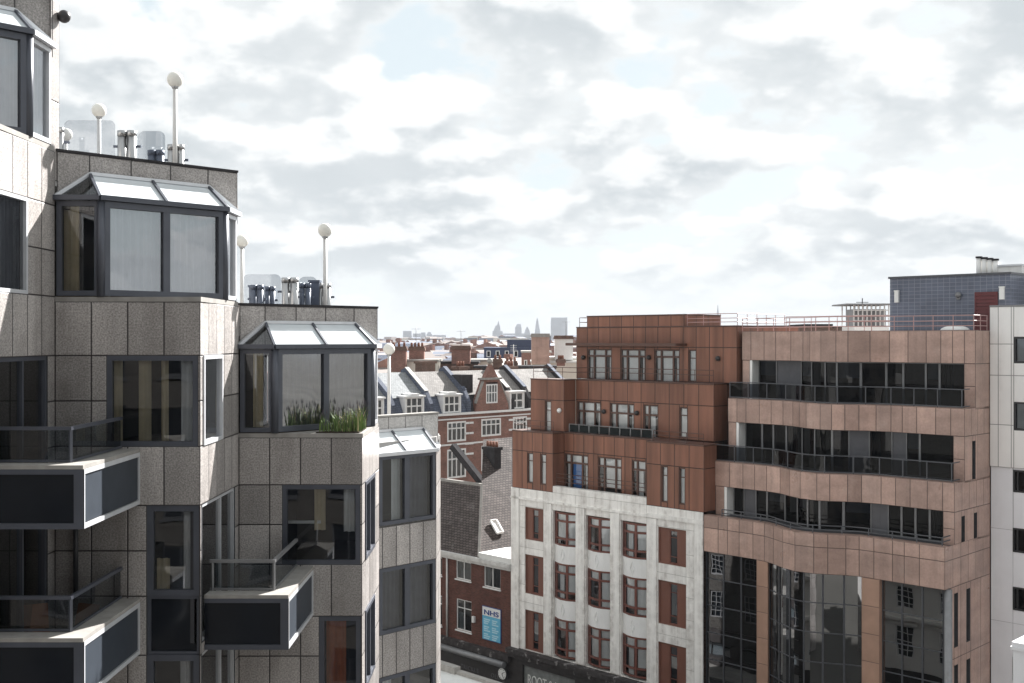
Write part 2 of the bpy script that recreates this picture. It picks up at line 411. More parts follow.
M['ledge'] = material('black ledge with painted highlights', (0.05, 0.045, 0.045), 0.6, var=0.3, light=0.6, light_col=(0.42, 0.40, 0.39), light_scale=1.6)  # pale noise patches painted in as highlights on the dark ledge
M['signboard'] = material('grey sign board', (0.20, 0.21, 0.205), 0.6, var=0.2)
M['letter'] = material('off white sign letters', (0.72, 0.72, 0.70), 0.6, var=0.05)
M['letter_grey'] = material('worn grey sign letters', (0.13, 0.13, 0.135), 0.6, var=0.2)
M['brownstone'] = material('pink brown stone cladding', (0.41, 0.272, 0.222), 0.36, spec=0.5, var=0.2, vscale=0.9, stretch=(0.5, 0.5, 1.2), speck=0.07, speck_scale=9, joint=0.022, joint_col=(0.10, 0.062, 0.05), grime=0.45, grime_col=(0.15, 0.095, 0.08), rough_var=0.1, light=0.35, light_col=(0.46, 0.34, 0.285), light_scale=0.8, grime_range=(0.42, 0.66))
M['orangestone'] = material('orange brown stone pier', (0.37, 0.225, 0.16), 0.46, var=0.12, vscale=1.2, joint=0.02, joint_col=(0.15, 0.09, 0.065), grime=0.25, grime_col=(0.2, 0.12, 0.085))
M['mullion'] = material('dark grey mullion', (0.075, 0.078, 0.088), 0.4, 0.3, var=0.1)
M['mullion_pale'] = material('brushed grey mullion', (0.22, 0.22, 0.225), 0.4, 0.3, var=0.1)
M['grey_panel'] = material('dark grey metal panel', (0.10, 0.10, 0.11), 0.45, 0.1, var=0.1)
M['black'] = material('black painted metal', (0.02, 0.02, 0.022), 0.45, var=0.2)
M['pinkrail'] = material('faded pink painted rail', (0.42, 0.26, 0.245), 0.5, var=0.1)
M['redpaint'] = material('dark red louvre door', (0.12, 0.022, 0.025), 0.5, var=0.1)
M['whitepanel'] = material('off white facade panel', (0.84, 0.825, 0.80), 0.5, var=0.07, vscale=0.5, stretch=(1, 1, 0.5), joint=0.02, joint_col=(0.26, 0.25, 0.24), grime=0.22, grime_col=(0.36, 0.34, 0.32))
M['whitewall'] = material('pale grey white render', (0.82, 0.82, 0.84), 0.7, var=0.05, vscale=0.4, grime=0.15, grime_col=(0.42, 0.42, 0.43), joint=0.012, joint_col=(0.42, 0.42, 0.43))
M['white'] = material('white painted timber', (0.72, 0.715, 0.70), 0.5, var=0.05)
M['glazedbrick'] = material('blue grey glazed block', (0.10, 0.115, 0.158), 0.35, brick=(0.34, 0.21, 0.014, (0.20, 0.215, 0.26), 0.92, 1.08, 0.0), var=0.12, vscale=0.6)
M['redbrick'] = material('red brick', (0.115, 0.045, 0.034), 0.8, brick=(0.225, 0.075, 0.008, (0.11, 0.09, 0.08), 0.75, 1.2), var=0.18, vscale=1.2, grime=0.3, grime_col=(0.07, 0.045, 0.04))
M['terracebrick'] = material('orange red terrace brick', (0.215, 0.095, 0.072), 0.8, brick=(0.225, 0.075, 0.008, (0.30, 0.25, 0.22), 0.8, 1.2), var=0.2, vscale=0.8, grime=0.35, grime_col=(0.10, 0.07, 0.06))
M['sootbrick'] = material('sooty brown brick', (0.15, 0.085, 0.065), 0.85, brick=(0.225, 0.075, 0.008, (0.2, 0.17, 0.15), 0.7, 1.2), var=0.25, vscale=0.9, grime=0.4, grime_col=(0.045, 0.04, 0.038))
M['slate'] = material('brown grey roof tiles', (0.10, 0.083, 0.077), 0.8, brick=(0.30, 0.21, 0.026, (0.028, 0.024, 0.024), 0.75, 1.25), var=0.22, vscale=0.8, grime=0.3, grime_col=(0.06, 0.055, 0.05), light=0.35, light_col=(0.2, 0.185, 0.175), light_scale=1.3)
M['slate_pale'] = material('pale weathered slates', (0.24, 0.228, 0.215), 0.8, brick=(0.25, 0.20, 0.014, (0.1, 0.09, 0.09), 0.88, 1.1), var=0.2, vscale=0.6)
M['slate_blue'] = material('blue slates', (0.11, 0.125, 0.165), 0.8, brick=(0.25, 0.2, 0.014, (0.05, 0.055, 0.07), 0.85, 1.15), var=0.15)
M['slate_silver'] = material('silvery slates', (0.27, 0.28, 0.285), 0.8, brick=(0.25, 0.2, 0.012, (0.14, 0.145, 0.15), 0.9, 1.1), var=0.14)
M['lead'] = material('weathered dark lead', (0.045, 0.043, 0.045), 0.9, spec=0.03, var=0.25)
M['lead_pale'] = material('pale lead flat roof', (0.62, 0.62, 0.60), 0.55, var=0.08, vscale=0.6, grime=0.3, grime_col=(0.3, 0.29, 0.27))
M['gutter'] = material('dirty white gutter', (0.55, 0.54, 0.52), 0.6, var=0.12, grime=0.5, grime_col=(0.22, 0.2, 0.19))
M['terracotta'] = material('terracotta chimney pot', (0.21, 0.10, 0.07), 0.8, var=0.2)
M['cream'] = material('cream rendered wall', (0.62, 0.58, 0.51), 0.8, var=0.08, vscale=0.5, grime=0.25, grime_col=(0.35, 0.31, 0.27))
M['stucco'] = material('cream stucco', (0.82, 0.79, 0.73), 0.75, var=0.06, vscale=0.5)
M['navy'] = material('navy cladding', (0.03, 0.045, 0.095), 0.5, var=0.15)
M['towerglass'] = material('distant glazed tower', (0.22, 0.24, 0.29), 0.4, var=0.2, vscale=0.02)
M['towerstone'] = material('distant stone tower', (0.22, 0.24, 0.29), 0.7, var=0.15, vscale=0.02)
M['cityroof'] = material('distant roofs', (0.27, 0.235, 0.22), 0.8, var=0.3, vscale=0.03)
M['asphalt'] = material('asphalt', (0.05, 0.05, 0.052), 0.85, var=0.2, vscale=0.5)
M['paving'] = material('paving slabs', (0.24, 0.23, 0.215), 0.8, var=0.15, vscale=0.8, brick=(0.9, 0.6, 0.012, (0.12, 0.11, 0.1), 0.9, 1.1))
M['ground'] = material('city ground', (0.13, 0.125, 0.115), 0.9, var=0.25, vscale=0.02)
M['nhs_blue'] = material('dark blue sign lettering', (0.015, 0.055, 0.22), 0.5, var=0.05)
M['sign_cyan'] = material('sky blue sign', (0.12, 0.42, 0.60), 0.5, var=0.06)
M['sign_pale'] = material('pale blue sign text block', (0.42, 0.66, 0.76), 0.5, var=0.05)
M['leaf'] = material('grassy leaves', (0.125, 0.18, 0.065), 0.6, var=0.35, vscale=6)
M['leaf_dry'] = material('lavender heads', (0.10, 0.085, 0.10), 0.7, var=0.3, vscale=6)
M['soil'] = material('soil', (0.05, 0.04, 0.03), 0.9, var=0.2)
M['lamp_black'] = material('round bulkhead lamp', (0.025, 0.022, 0.022), 0.35, var=0.1)
M['lamp_white'] = material('white bulkhead lamp', (0.75, 0.75, 0.73), 0.4, var=0.04)
M['chair_orange'] = material('orange brown chair fabric', (0.34, 0.13, 0.06), 0.8, var=0.15)
M['skin'] = material('skin', (0.42, 0.27, 0.2), 0.6, var=0.05)

# ------------------------------------------------------------------ windows, rails
def ring(mb, fr, u0, u1, z0, z1, d0, d1, fw, mat=0):
    mb.box(fr, u0, u0+fw, d0, d1, z0, z1, mat); mb.box(fr, u1-fw, u1, d0, d1, z0, z1, mat)
    mb.box(fr, u0+fw, u1-fw, d0, d1, z0, z0+fw, mat); mb.box(fr, u0+fw, u1-fw, d0, d1, z1-fw, z1, mat)
def pane_sheet(parent, fr, u0, u1, z0, z1, d, mat, name='pane'):
    q = MB(); n = max(1, math.ceil((u1-u0)/0.4)) if fr.bend else 1
    for i in range(n):
        a, b = u0+(u1-u0)*i/n, u0+(u1-u0)*(i+1)/n
        q.fq(fr, [(a, d, z0), (b, d, z0), (b, d, z1), (a, d, z1)])
    return q.build(name, mat, parent)
def drape(parent, fr, u0, u1, z0, z1, d, mat, wave=0.035, pitch=0.16, name='curtain', seed=0):
    """a hanging, pleated curtain"""
    rnd = random.Random(seed+int(abs(u0)*977)+int(abs(z0)*131)); q = MB(); n = max(6, int((u1-u0)/0.03)); ph = rnd.random()*6
    f = lambda u: d+wave*math.sin(2*math.pi*u/pitch+ph+1.2*math.sin(u*3.1+ph))
    for i in range(n):
        a, b = u0+(u1-u0)*i/n, u0+(u1-u0)*(i+1)/n
        pts = [fr.p(a, f(a), z0), fr.p(b, f(b), z0), fr.p(b, f(b), z1), fr.p(a, f(a), z1)]
        q.face(pts, 0, [(a, z0), (b, z0), (b, z1), (a, z1)], smooth=True)
    return q.build(name, mat, parent)
def window(parent, fr, u0, u1, z0, z1, d=-0.12, cols=(), rows=(), fw=0.07, fd=0.10, fm='frame', gm='glass', bw=None, curtains=(), sill=None, cd=0.22):
    """cols / rows: bar positions as fractions; curtains: (a, b, c, e, material, pleated) as fractions of the opening"""
    mb = MB(); bw = bw or fw*0.8; W, H = u1-u0, z1-z0
    ring(mb, fr, u0, u1, z0, z1, d-fd/2, d+fd/2, fw)
    xs = [u0+fw]+[u0+W*c for c in cols]+[u1-fw]
    for c in cols: mb.box(fr, u0+W*c-bw/2, u0+W*c+bw/2, d-fd*0.42, d+fd*0.42, z0+fw, z1-fw)
    for r in rows:
        for i in range(len(xs)-1):
            a = xs[i]+(bw/2 if i else 0); b = xs[i+1]-(bw/2 if i < len(xs)-2 else 0)
            mb.box(fr, a, b, d-fd*0.36, d+fd*0.36, z0+H*r-bw/2, z0+H*r+bw/2)
    if sill: mb.box(fr, u0-0.06, u1+0.06, d, sill, z0-0.09, z0-0.003)
    wo = mb.build('window', M[fm], parent)
    pane_sheet(wo, fr, u0+fw*0.5, u1-fw*0.5, z0+fw*0.5, z1-fw*0.5, d-0.004, M[gm])
    for k, (a, b, c, e, mt, pl) in enumerate(curtains):
        if pl: drape(wo, fr, u0+W*a, u0+W*b, z0+H*c, z1-H*(1-e)+0.0, d-cd, M[mt], seed=k, wave=min(0.035, cd*0.4))
        else: pane_sheet(wo, fr, u0+W*a, u0+W*b, z0+H*c, z0+H*e, d-0.10, M[mt], 'blind')
    return wo
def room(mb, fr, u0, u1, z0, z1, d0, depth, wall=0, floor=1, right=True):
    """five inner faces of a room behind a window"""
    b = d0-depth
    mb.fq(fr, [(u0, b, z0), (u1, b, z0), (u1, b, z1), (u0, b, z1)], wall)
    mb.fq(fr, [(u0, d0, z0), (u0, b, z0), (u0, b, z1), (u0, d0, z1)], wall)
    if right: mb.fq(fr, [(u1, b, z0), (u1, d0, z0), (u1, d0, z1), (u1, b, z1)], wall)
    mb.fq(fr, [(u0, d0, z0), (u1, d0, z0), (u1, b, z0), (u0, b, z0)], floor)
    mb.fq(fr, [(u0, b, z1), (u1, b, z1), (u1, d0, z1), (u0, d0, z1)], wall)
def railing(parent, pts, h, mat, rails=(1.0, 0.55), r=0.022, post=1.2, name='railing', square=False):
    """pts: foot points (world); horizontal rails at fractions of h and posts"""
    mb = MB()
    for a, b in zip(pts[:-1], pts[1:]):
        a, b = Vector(a), Vector(b); n = max(1, round((b-a).length/post))
        for f in rails:
            up = Vector((0, 0, h*f))
            (mb.bar(a+up, b+up, 2*r) if square else mb.tube(a+up, b+up, r, n=6))
        for i in range(n+1):
            p = a+(b-a)*i/n; mb.tube(p, p+Vector((0, 0, h)), r*0.9, n=6)
    return mb.build(name, mat, parent, merge=False)

# ================================================================== SETTING: ground and street
F = Fr((0, 75), (1, -1), (-1, -1))            # street front of the brick, faience and stone buildings; u runs towards the camera's right
V = lambda o: Fr(o, (1, 1), (1, -1))          # walls square to that street
def ground_sheet(name, pts, z, mat):
    q = MB(); q.face([Vector((x, y, z)) for x, y in pts], 0, [(x, y) for x, y in pts]); return struct(q.build(name, mat))
ground_sheet('ground', [(-9000, -3000), (9000, -3000), (9000, 9500), (-9000, 9500)], 0.0, M['ground'])
def strip(name, d0, d1, z0, z1, mat, u0=-90, u1=120):
    q = MB(); q.box(F, u0, u1, d0, d1, z0-EYE, z1-EYE); return struct(q.build(name, mat))
strip('road', 3.0, 14.6, -0.2, 0.004, M['asphalt'])
strip('pavement', 0.0, 3.0, -0.2, 0.13, M['paving'])
strip('pavement', 14.6, 17.6, -0.2, 0.13, M['paving'])
q = MB()
for i in range(40): q.box(F, -80+i*5, -78+i*5, 8.73, 8.87, 0.005-EYE, 0.008-EYE)
struct(q.build('road_marking', M['white']))

# ================================================================== GRANITE APARTMENT BUILDING on the left
ST = 2.97
sill = lambda k: 0.84-ST*k
head = lambda k: sill(k)+1.80
CX = [(-9.06, 18.9), (-6.18, 22.0), (-3.39, 25.1)]
WX = [2.9, 2.88, 2.79]; LY = [3.1, 3.1, 3.2]
apt = thing('apartment_building', 'stepped grey granite apartment block with glazed corner bays and dark balconies', 'building', (-7.0, 26.0, 0))
inner = MB(); body = MB(); lit = MB(); soff = MB()
AM = [M['granite'], M['soffit']]
def zsplit(z0, z1):
    zs = {z0, z1}
    for k in range(-4, 9):
        for z in (sill(k), head(k), sill(k)+0.90):
            if z0+0.05 < z < z1-0.05: zs.add(z)
    return sorted(zs)
def wall_panels(fr, u0, u1, z0, z1, ops, step=0.63, reveal=0.22, seed=0, d=0.0):
    body.panels(fr, splits(u0, u1, step), zsplit(z0, z1), ops, d, 0, reveal, 0.20, 1, seed)
def pt(x, y, z): return Vector((x, y, z+EYE))
def flat_room(k, poly, z0=None, z1=None):
    inner.prism(poly, sill(k)-0.75, sill(k)-0.60, 1)

def bay(i, k):
    """top storey: glazed octagonal corner bay under a sloping glass roof, in front of a diagonal parapet"""
    cx, cy = CX[i]; s = sill(k); w_ = WX[i]; z1 = s+1.90
    fx, fy = Fr((cx, cy), (1, 0), (0, -1)), Fr((cx, cy), (0, 1), (1, 0))
    B, D = (cx-1.95, cy), (cx, cy+1.95); A, E = (cx-w_, cy), (cx, cy+3.0)
    fd = Fr(B, (1, 1), (1, -1)); Ld = 1.95*math.sqrt(2)
    # planter / sill slab
    sl_ = MB(); sl_.prism([A, (cx+0.02, cy-0.02), (cx, cy+3.05), (cx-w_, cy+3.05)], s-0.10, s-0.004); sl_.build('planter_sill', M['coping'], apt)
    # windows: X face, chamfer, Y face
    cur = {0: [(0.0, 0.42, 0.06, 1.0, 'curtain_tan', True)], 1: [(0.30, 0.62, 0.05, 1.0, 'curtain_tan', True)]}.get(k, [])
    window(apt, fx, -w_+0.03, -1.95-0.05, s+0.02, z1, -0.06, (), (), 0.10, 0.12, 'frame', 'glass', curtains=cur)
    full = [(0.02, 0.98, 0.02, 1.0, 'curtain', True)]
    full = {0: [(0.02, 0.50, 0.02, 1.0, 'curtain', True), (0.53, 0.98, 0.02, 1.0, 'curtain', True)], -1: full}.get(k, [(0.05, 0.95, 0.02, 1.0, 'curtain_dark', True)])
    window(apt, fd, 0.05, Ld-0.05, s+0.02, z1, -0.06, (0.505,), (), 0.12, 0.14, 'frame', 'glass_bay', bw=0.15, curtains=full)
    window(apt, fy, 1.95+0.06, 3.0-0.08, s+0.02, z1, -0.06, (), (), 0.09, 0.12, 'frame_pale', 'glass_bay', curtains=[(0.0, 1.0, 0.02, 1.0, 'curtain', True)], cd=0.08)
    posts = MB()
    for x, y in (B, D): posts.tube(pt(x-0.03, y+0.03, s), pt(x-0.03, y+0.03, z1), 0.085, n=8)
    posts.build('corner_post', M['frame'], apt)
    # parapet on the diagonal
    P0, P1 = (cx-w_, cy+0.10), (cx, cy+w_+0.10)
    fp = Fr(P0, (1, 1), (1, -1)); Lp = w_*math.sqrt(2)
    r0, r1 = 0.47*math.sqrt(2), Lp-0.52*math.sqrt(2); zr = s+2.50
    pa = MB(); hp = s+2.90
    us = [0, r0, *splits(r0, r1, 0.78)[1:], Lp]
    pa.panels(fp, us, [s+1.75, hp], (), 0.0, 0, 0, 0.08, seed=i)
    pa.box(fp, 0, Lp, -0.26, -0.003, s+1.75, hp, 0); pa.box(fp, -0.02, Lp+0.01, -0.29, 0.025, hp, hp+0.05, 1)
    pa.build('parapet', [M['granite'], M['lead']], apt)
    # roof glazing
    e = 0.05
    eA, eB, eD, eE = pt(A[0], A[1]-e, z1+0.06), pt(B[0]-e*0.4, B[1]-e, z1+0.06), pt(D[0]+e, D[1]+e*0.4, z1+0.06), pt(E[0]+e, E[1], z1+0.06)
    R0, R1 = fp.p(r0, 0.01, zr), fp.p(r1, 0.01, zr)
    g = MB(); g.face([eB, eD, R1, R0]); rg = g.build('bay_roof', M['roof_glass'], apt)
    g = MB(); g.face([eA, eB, R0]); g.build('side_glazing', M['glass'], rg)
    g = MB(); g.face([eD, eE, R1]); g.build('side_glazing', M['roof_glass'], rg)
    g = MB(); up = Vector((0, 0, 0.02))
    for a, b in ((eA, R0), (R0, R1), (R1, eE)): g.bar(a+up, b+up, 0.09, 0.07)
    mid0, mid1 = eB.lerp(eD, 0.505), R0.lerp(R1, 0.505)
    g.build('edge_trim', M['frame_pale'], rg)
    g = MB()
    for a, b in ((eB, R0), (mid0, mid1), (eD, R1)): g.bar(a+up, b+up, 0.055, 0.06)
    g.build('glazing_bar', M['frame'], rg)
    g = MB()
    for a, b in ((eA, eB), (eB, eD)): g.bar(a, b, 0.12, 0.10)
    g.build('eaves_beam', M['frame'], apt)
    g = MB(); g.bar(eD, eE, 0.10, 0.10); g.build('eaves_beam', M['frame_pale'], apt)
    # room behind the glazing
    inner.prism([(cx-w_, cy+0.02), (cx-1.95, cy+0.02), (cx-0.02, cy+1.95), (cx-0.02, cy+3.0), (cx-w_, cy+3.0)], s-0.02, s+0.01, 1)
    fb = Fr((cx-w_, cy+2.98), (1, 0), (0, -1))
    inner.fq(fb, [(0, 0, s), (w_-0.03, 0, s), (w_-0.03, 0, s+2.2), (0, 0, s+2.2)], 0)
    inner.fq(Fr((cx-w_-0.01, cy), (0, 1), (1, 0)), [(0, 0, s), (2.97, 0, s), (2.97, 0, s+2.2), (0, 0, s+2.2)], 0)
    # terrace deck behind the parapet
    dk = MB(); dk.prism([(cx-w_-7, cy+0.4), (cx-w_, cy+0.4), (cx-0.05, cy+w_+0.3), (cx-0.05, cy+3.25), (cx-w_-7, cy+3.25)] if i else
                        [(cx-w_-3, cy+0.4), (cx-w_, cy+0.4), (cx-0.05, cy+w_+0.3), (cx-w_-3, cy+3.0)], s+2.05, s+2.20); dk.build('terrace_deck', M['roof_felt'], apt)

# --- tower one (nearest, mostly its side)
FX = [Fr(c, (1, 0), (0, -1)) for c in CX]; FY = [Fr(c, (0, 1), (1, 0)) for c in CX]
BOT = -EYE
bay(0, -1); bay(1, 0); bay(2, 1)
def spandrel(fr, u0, u1, z0, z1, d=-0.10, parent=apt, fm='frame'):
    q = MB(); ring(q, fr, u0, u1, z0, z1, d-0.05, d+0.05, 0.06, 1); q.box(fr, u0+0.06, u1-0.06, d-0.03, d, z0+0.06, z1-0.06, 0)
    return q.build('spandrel_panel', [M['dark_panel'], M[fm]], parent)
def rooms(fr, u0, u1, z0, z1, depth=2.4): room(inner, fr, u0, u1, z0, z1, -0.24, depth)
def corner_room(i, k, low=False): room(inner, FX[i], -2.05, -0.03, sill(k)-(0.9 if low else 0.0), head(k)+0.003, -0.20, 2.75, right=False)
# nearest tower: side wall
ops = [(0.05, 1.86, sill(0), head(0)), (0.08, 2.75, sill(1)-0.95, head(1)), (0.08, 2.75, sill(2)-0.95, head(2)), (0.08, 2.75, sill(3)-0.95, head(3))]
wall_panels(FY[0], 0, LY[0], BOT, sill(-1)-0.10, ops, 0.62, seed=1)
body.panels(FY[0], [2.93, 3.34], [sill(0)+2.3, sill(-1)+0.9, sill(-1)+2.92], (), -0.01, 0, 0, 0.05)
window(apt, FY[0], 0.05, 1.86, sill(0), head(0), -0.05, (), (), 0.07, 0.12, 'frame_pale', 'glass', curtains=[(0.45, 0.98, 0.02, 1, 'curtain_dark', True)], cd=0.08)
corner_room(0, 0)
for k in (1, 2, 3):
    window(apt, FY[0], 0.08, 2.75, sill(k)-0.95, head(k), -0.08, (0.62,), (), 0.08, 0.12, 'frame', 'glass', curtains=[(0.05, 0.3, 0.0, 1, 'curtain_dark', True)])
    corner_room(0, k, True)
wall_panels(FX[0], -2.9, 0, BOT, sill(-1)-0.1, [(-1.85, -0.06, sill(k), head(k)) for k in range(0, 4)], seed=2)
for k in range(0, 4):
    window(apt, FX[0], -1.85, -0.06, sill(k), head(k), -0.06, (), (), 0.09, 0.12)
# second tower
ops = [(-1.85, -0.05, sill(1), head(1)), (-1.06, -0.02, sill(7), head(2))]
wall_panels(FX[1], -2.88, 0, BOT, sill(0)-0.10, ops, 0.64, seed=3)
window(apt, FX[1], -1.85, -0.05, sill(1), head(1), -0.06, (), (), 0.10, 0.12, 'frame', 'glass', curtains=[(0.03, 0.15, 0.0, 1, 'curtain_gold', True), (0.33, 0.46, 0.0, 1, 'curtain_gold', True), (0.58, 0.66, 0.0, 1, 'curtain_gold', True), (0.80, 0.96, 0.0, 1, 'curtain', True)], cd=0.09)
corner_room(1, 1)
for k in (2, 3, 4):
    window(apt, FX[1], -1.06, -0.02, sill(k), head(k), -0.08, (), (), 0.12, 0.12, 'frame', 'glass', curtains=[(0.66, 0.88, 0.0, 1, 'curtain', True), (0.14, 0.4, 0.0, 0.40, 'curtain_gold', True)] if k == 2 else [(0.6, 0.95, 0, 1, 'curtain', True)], cd=0.10)
    corner_room(1, k, True); spandrel(FX[1], -1.06, -0.02, head(k+1)+0.003, sill(k)-0.003)
ops = [(0.2, 1.66, sill(1), head(1)), (0.08, 2.75, sill(2)-0.95, head(2)), (0.08, 2.75, sill(3)-0.95, head(3))]
wall_panels(FY[1], 0, LY[1], BOT, sill(0)-0.10, ops, 0.62, seed=4)
window(apt, FY[1], 0.2, 1.66, sill(1), head(1), -0.03, (), (), 0.08, 0.12, 'frame_pale', 'glass_bay', curtains=[(0.0, 1.0, 0.0, 1, 'curtain', True)], cd=0.08)

for k in (2, 3):
    window(apt, FY[1], 0.08, 2.75, sill(k)-0.95, head(k), -0.08, (0.60,), (), 0.07, 0.12, 'frame_pale', 'glass', curtains=[])

# third tower
ops = [(-1.80, -0.05, sill(2), head(2)), (-0.97, -0.03, sill(7), head(3))]
wall_panels(FX[2], -2.79, 0, BOT, sill(1)-0.10, ops, 0.64, seed=5)
window(apt, FX[2], -1.80, -0.05, sill(2), head(2), -0.06, (), (), 0.10, 0.12, 'frame', 'glass', curtains=[(0.40, 0.54, 0.42, 1, 'curtain_gold', True), (0.78, 0.92, 0.4, 1.0, 'curtain', True), (0.05, 0.5, 0.50, 0.54, 'blind', False)], cd=0.10)
corner_room(2, 2)
for k in (3, 4):
    window(apt, FX[2], -0.97, -0.03, sill(k), head(k), -0.08, (), (), 0.11, 0.12, 'frame', 'glass', curtains=[(0.14, 0.62, 0.1, 1, 'curtain_orange', True)] if k == 3 else [], cd=0.10)
    corner_room(2, k); spandrel(FX[2], -0.97, -0.03, head(k+1)+0.003, sill(k)-0.003)
ops = [(0.5, 2.2, sill(k), head(k)) for k in (2, 3, 4)]
wall_panels(FY[2], 0, LY[2], BOT, sill(1)-0.10, ops, 0.62, seed=6)
for k in (2, 3, 4):
    window(apt, FY[2], 0.5, 2.2, sill(k), head(k), -0.03, (0.5,), (), 0.08, 0.12, 'frame', 'glass_bay', curtains=[(0.0, 1.0, 0.0, 1, 'curtain', True)] if k != 3 else [], cd=0.08)

# far tower: chamfered front all the way down
FD = Fr((-2.16, 31.64), (1, 1), (1, -1)); FE = Fr((-2.16, 31.64), (0, 1), (1, 0))
Wd = 3.4
wall_panels(FD, -Wd, 0, BOT, sill(2)-0.04, [(-2.05, -0.04, sill(k), head(k)) for k in range(3, 7)], 0.51, seed=7)
wall_panels(FE, 0, 1.9, BOT, sill(2)+1.9, [], 0.6, seed=8)
wall_panels(FD, -Wd, -2.05, sill(2)-0.04, sill(2)+1.9, [], 0.6, seed=9)
for k in range(2, 7):
    mt = 'curtain_dark' if k != 3 else 'curtain_dark'
    window(apt, FD, -2.05, -0.04, sill(k)+0.003, head(k)+(0.10 if k == 2 else 0), -0.05, (0.49,), (), 0.10, 0.13, 'frame', 'glass', bw=0.17,
           curtains=[(0.56, 0.95, 0.0, 1, 'curtain_dark', True), (0.30, 0.47, 0.0, 1, 'curtain', True)] if k == 2 else ([(0.03, 0.47, 0.0, 1, 'curtain_dark', True), (0.53, 0.97, 0.0, 1, 'curtain_dark', True)] if k == 3 else [(0.03, 0.3, 0.0, 1, 'curtain', True)]))
    rooms(FD, -2.05, -0.04, sill(k), head(k), 1.3)
s = sill(2); z1 = s+1.95
FPp = FD.shifted(-0.74); q = MB()
q.panels(FPp, splits(-3.0, 0.72, 0.62), [s+1.8, s+2.9], (), 0, 0, 0, 0.08, seed=10)
q.box(FPp, -3.0, 0.72, -0.26, -0.003, s+1.8, s+2.9); q.box(FPp, -3.0, 0.74, -0.29, 0.03, s+2.9, s+2.95, 1); q.build('parapet', [M['granite_pale'], M['coping']], apt)
a0, a1 = FD.p(-2.3, 0.05, z1), FD.p(0.0, 0.05, z1); b0, b1 = FPp.p(-2.3, 0.01, s+2.5), FPp.p(0.0+0.10, 0.01, s+2.5); c1 = FPp.p(0.73, 0.02, z1)
q = MB(); q.face([a0, a1, b1, b0]); rg = q.build('bay_roof', M['roof_glass'], apt)
q = MB(); q.face([a1, c1, b1]); q.build('side_glazing', M['roof_glass'], rg)
q = MB(); up = Vector((0, 0, 0.02))
for a, b in ((b0, b1), (b1, c1), (a1, c1)): q.bar(a+up, b+up, 0.10, 0.07)
q.build('edge_trim', M['frame_pale'], rg)
q = MB()
for t_ in (0.02, 0.52, 1.0): q.bar(a0.lerp(a1, t_)+up, b0.lerp(b1, t_)+up, 0.055, 0.06)
q.build('glazing_bar', M['frame'], rg)
q = MB(); q.bar(a0, a1, 0.12, 0.1); q.build('eaves_beam', M['frame_pale'], apt)
q = MB(); q.prism([(-7.2, 28.4), (-5.2, 28.4), (-2.2, 32.3), (-2.2, 33.5), (-7.2, 33.5)], s+2.1, s+2.25); q.build('terrace_deck', M['roof_felt'], apt)

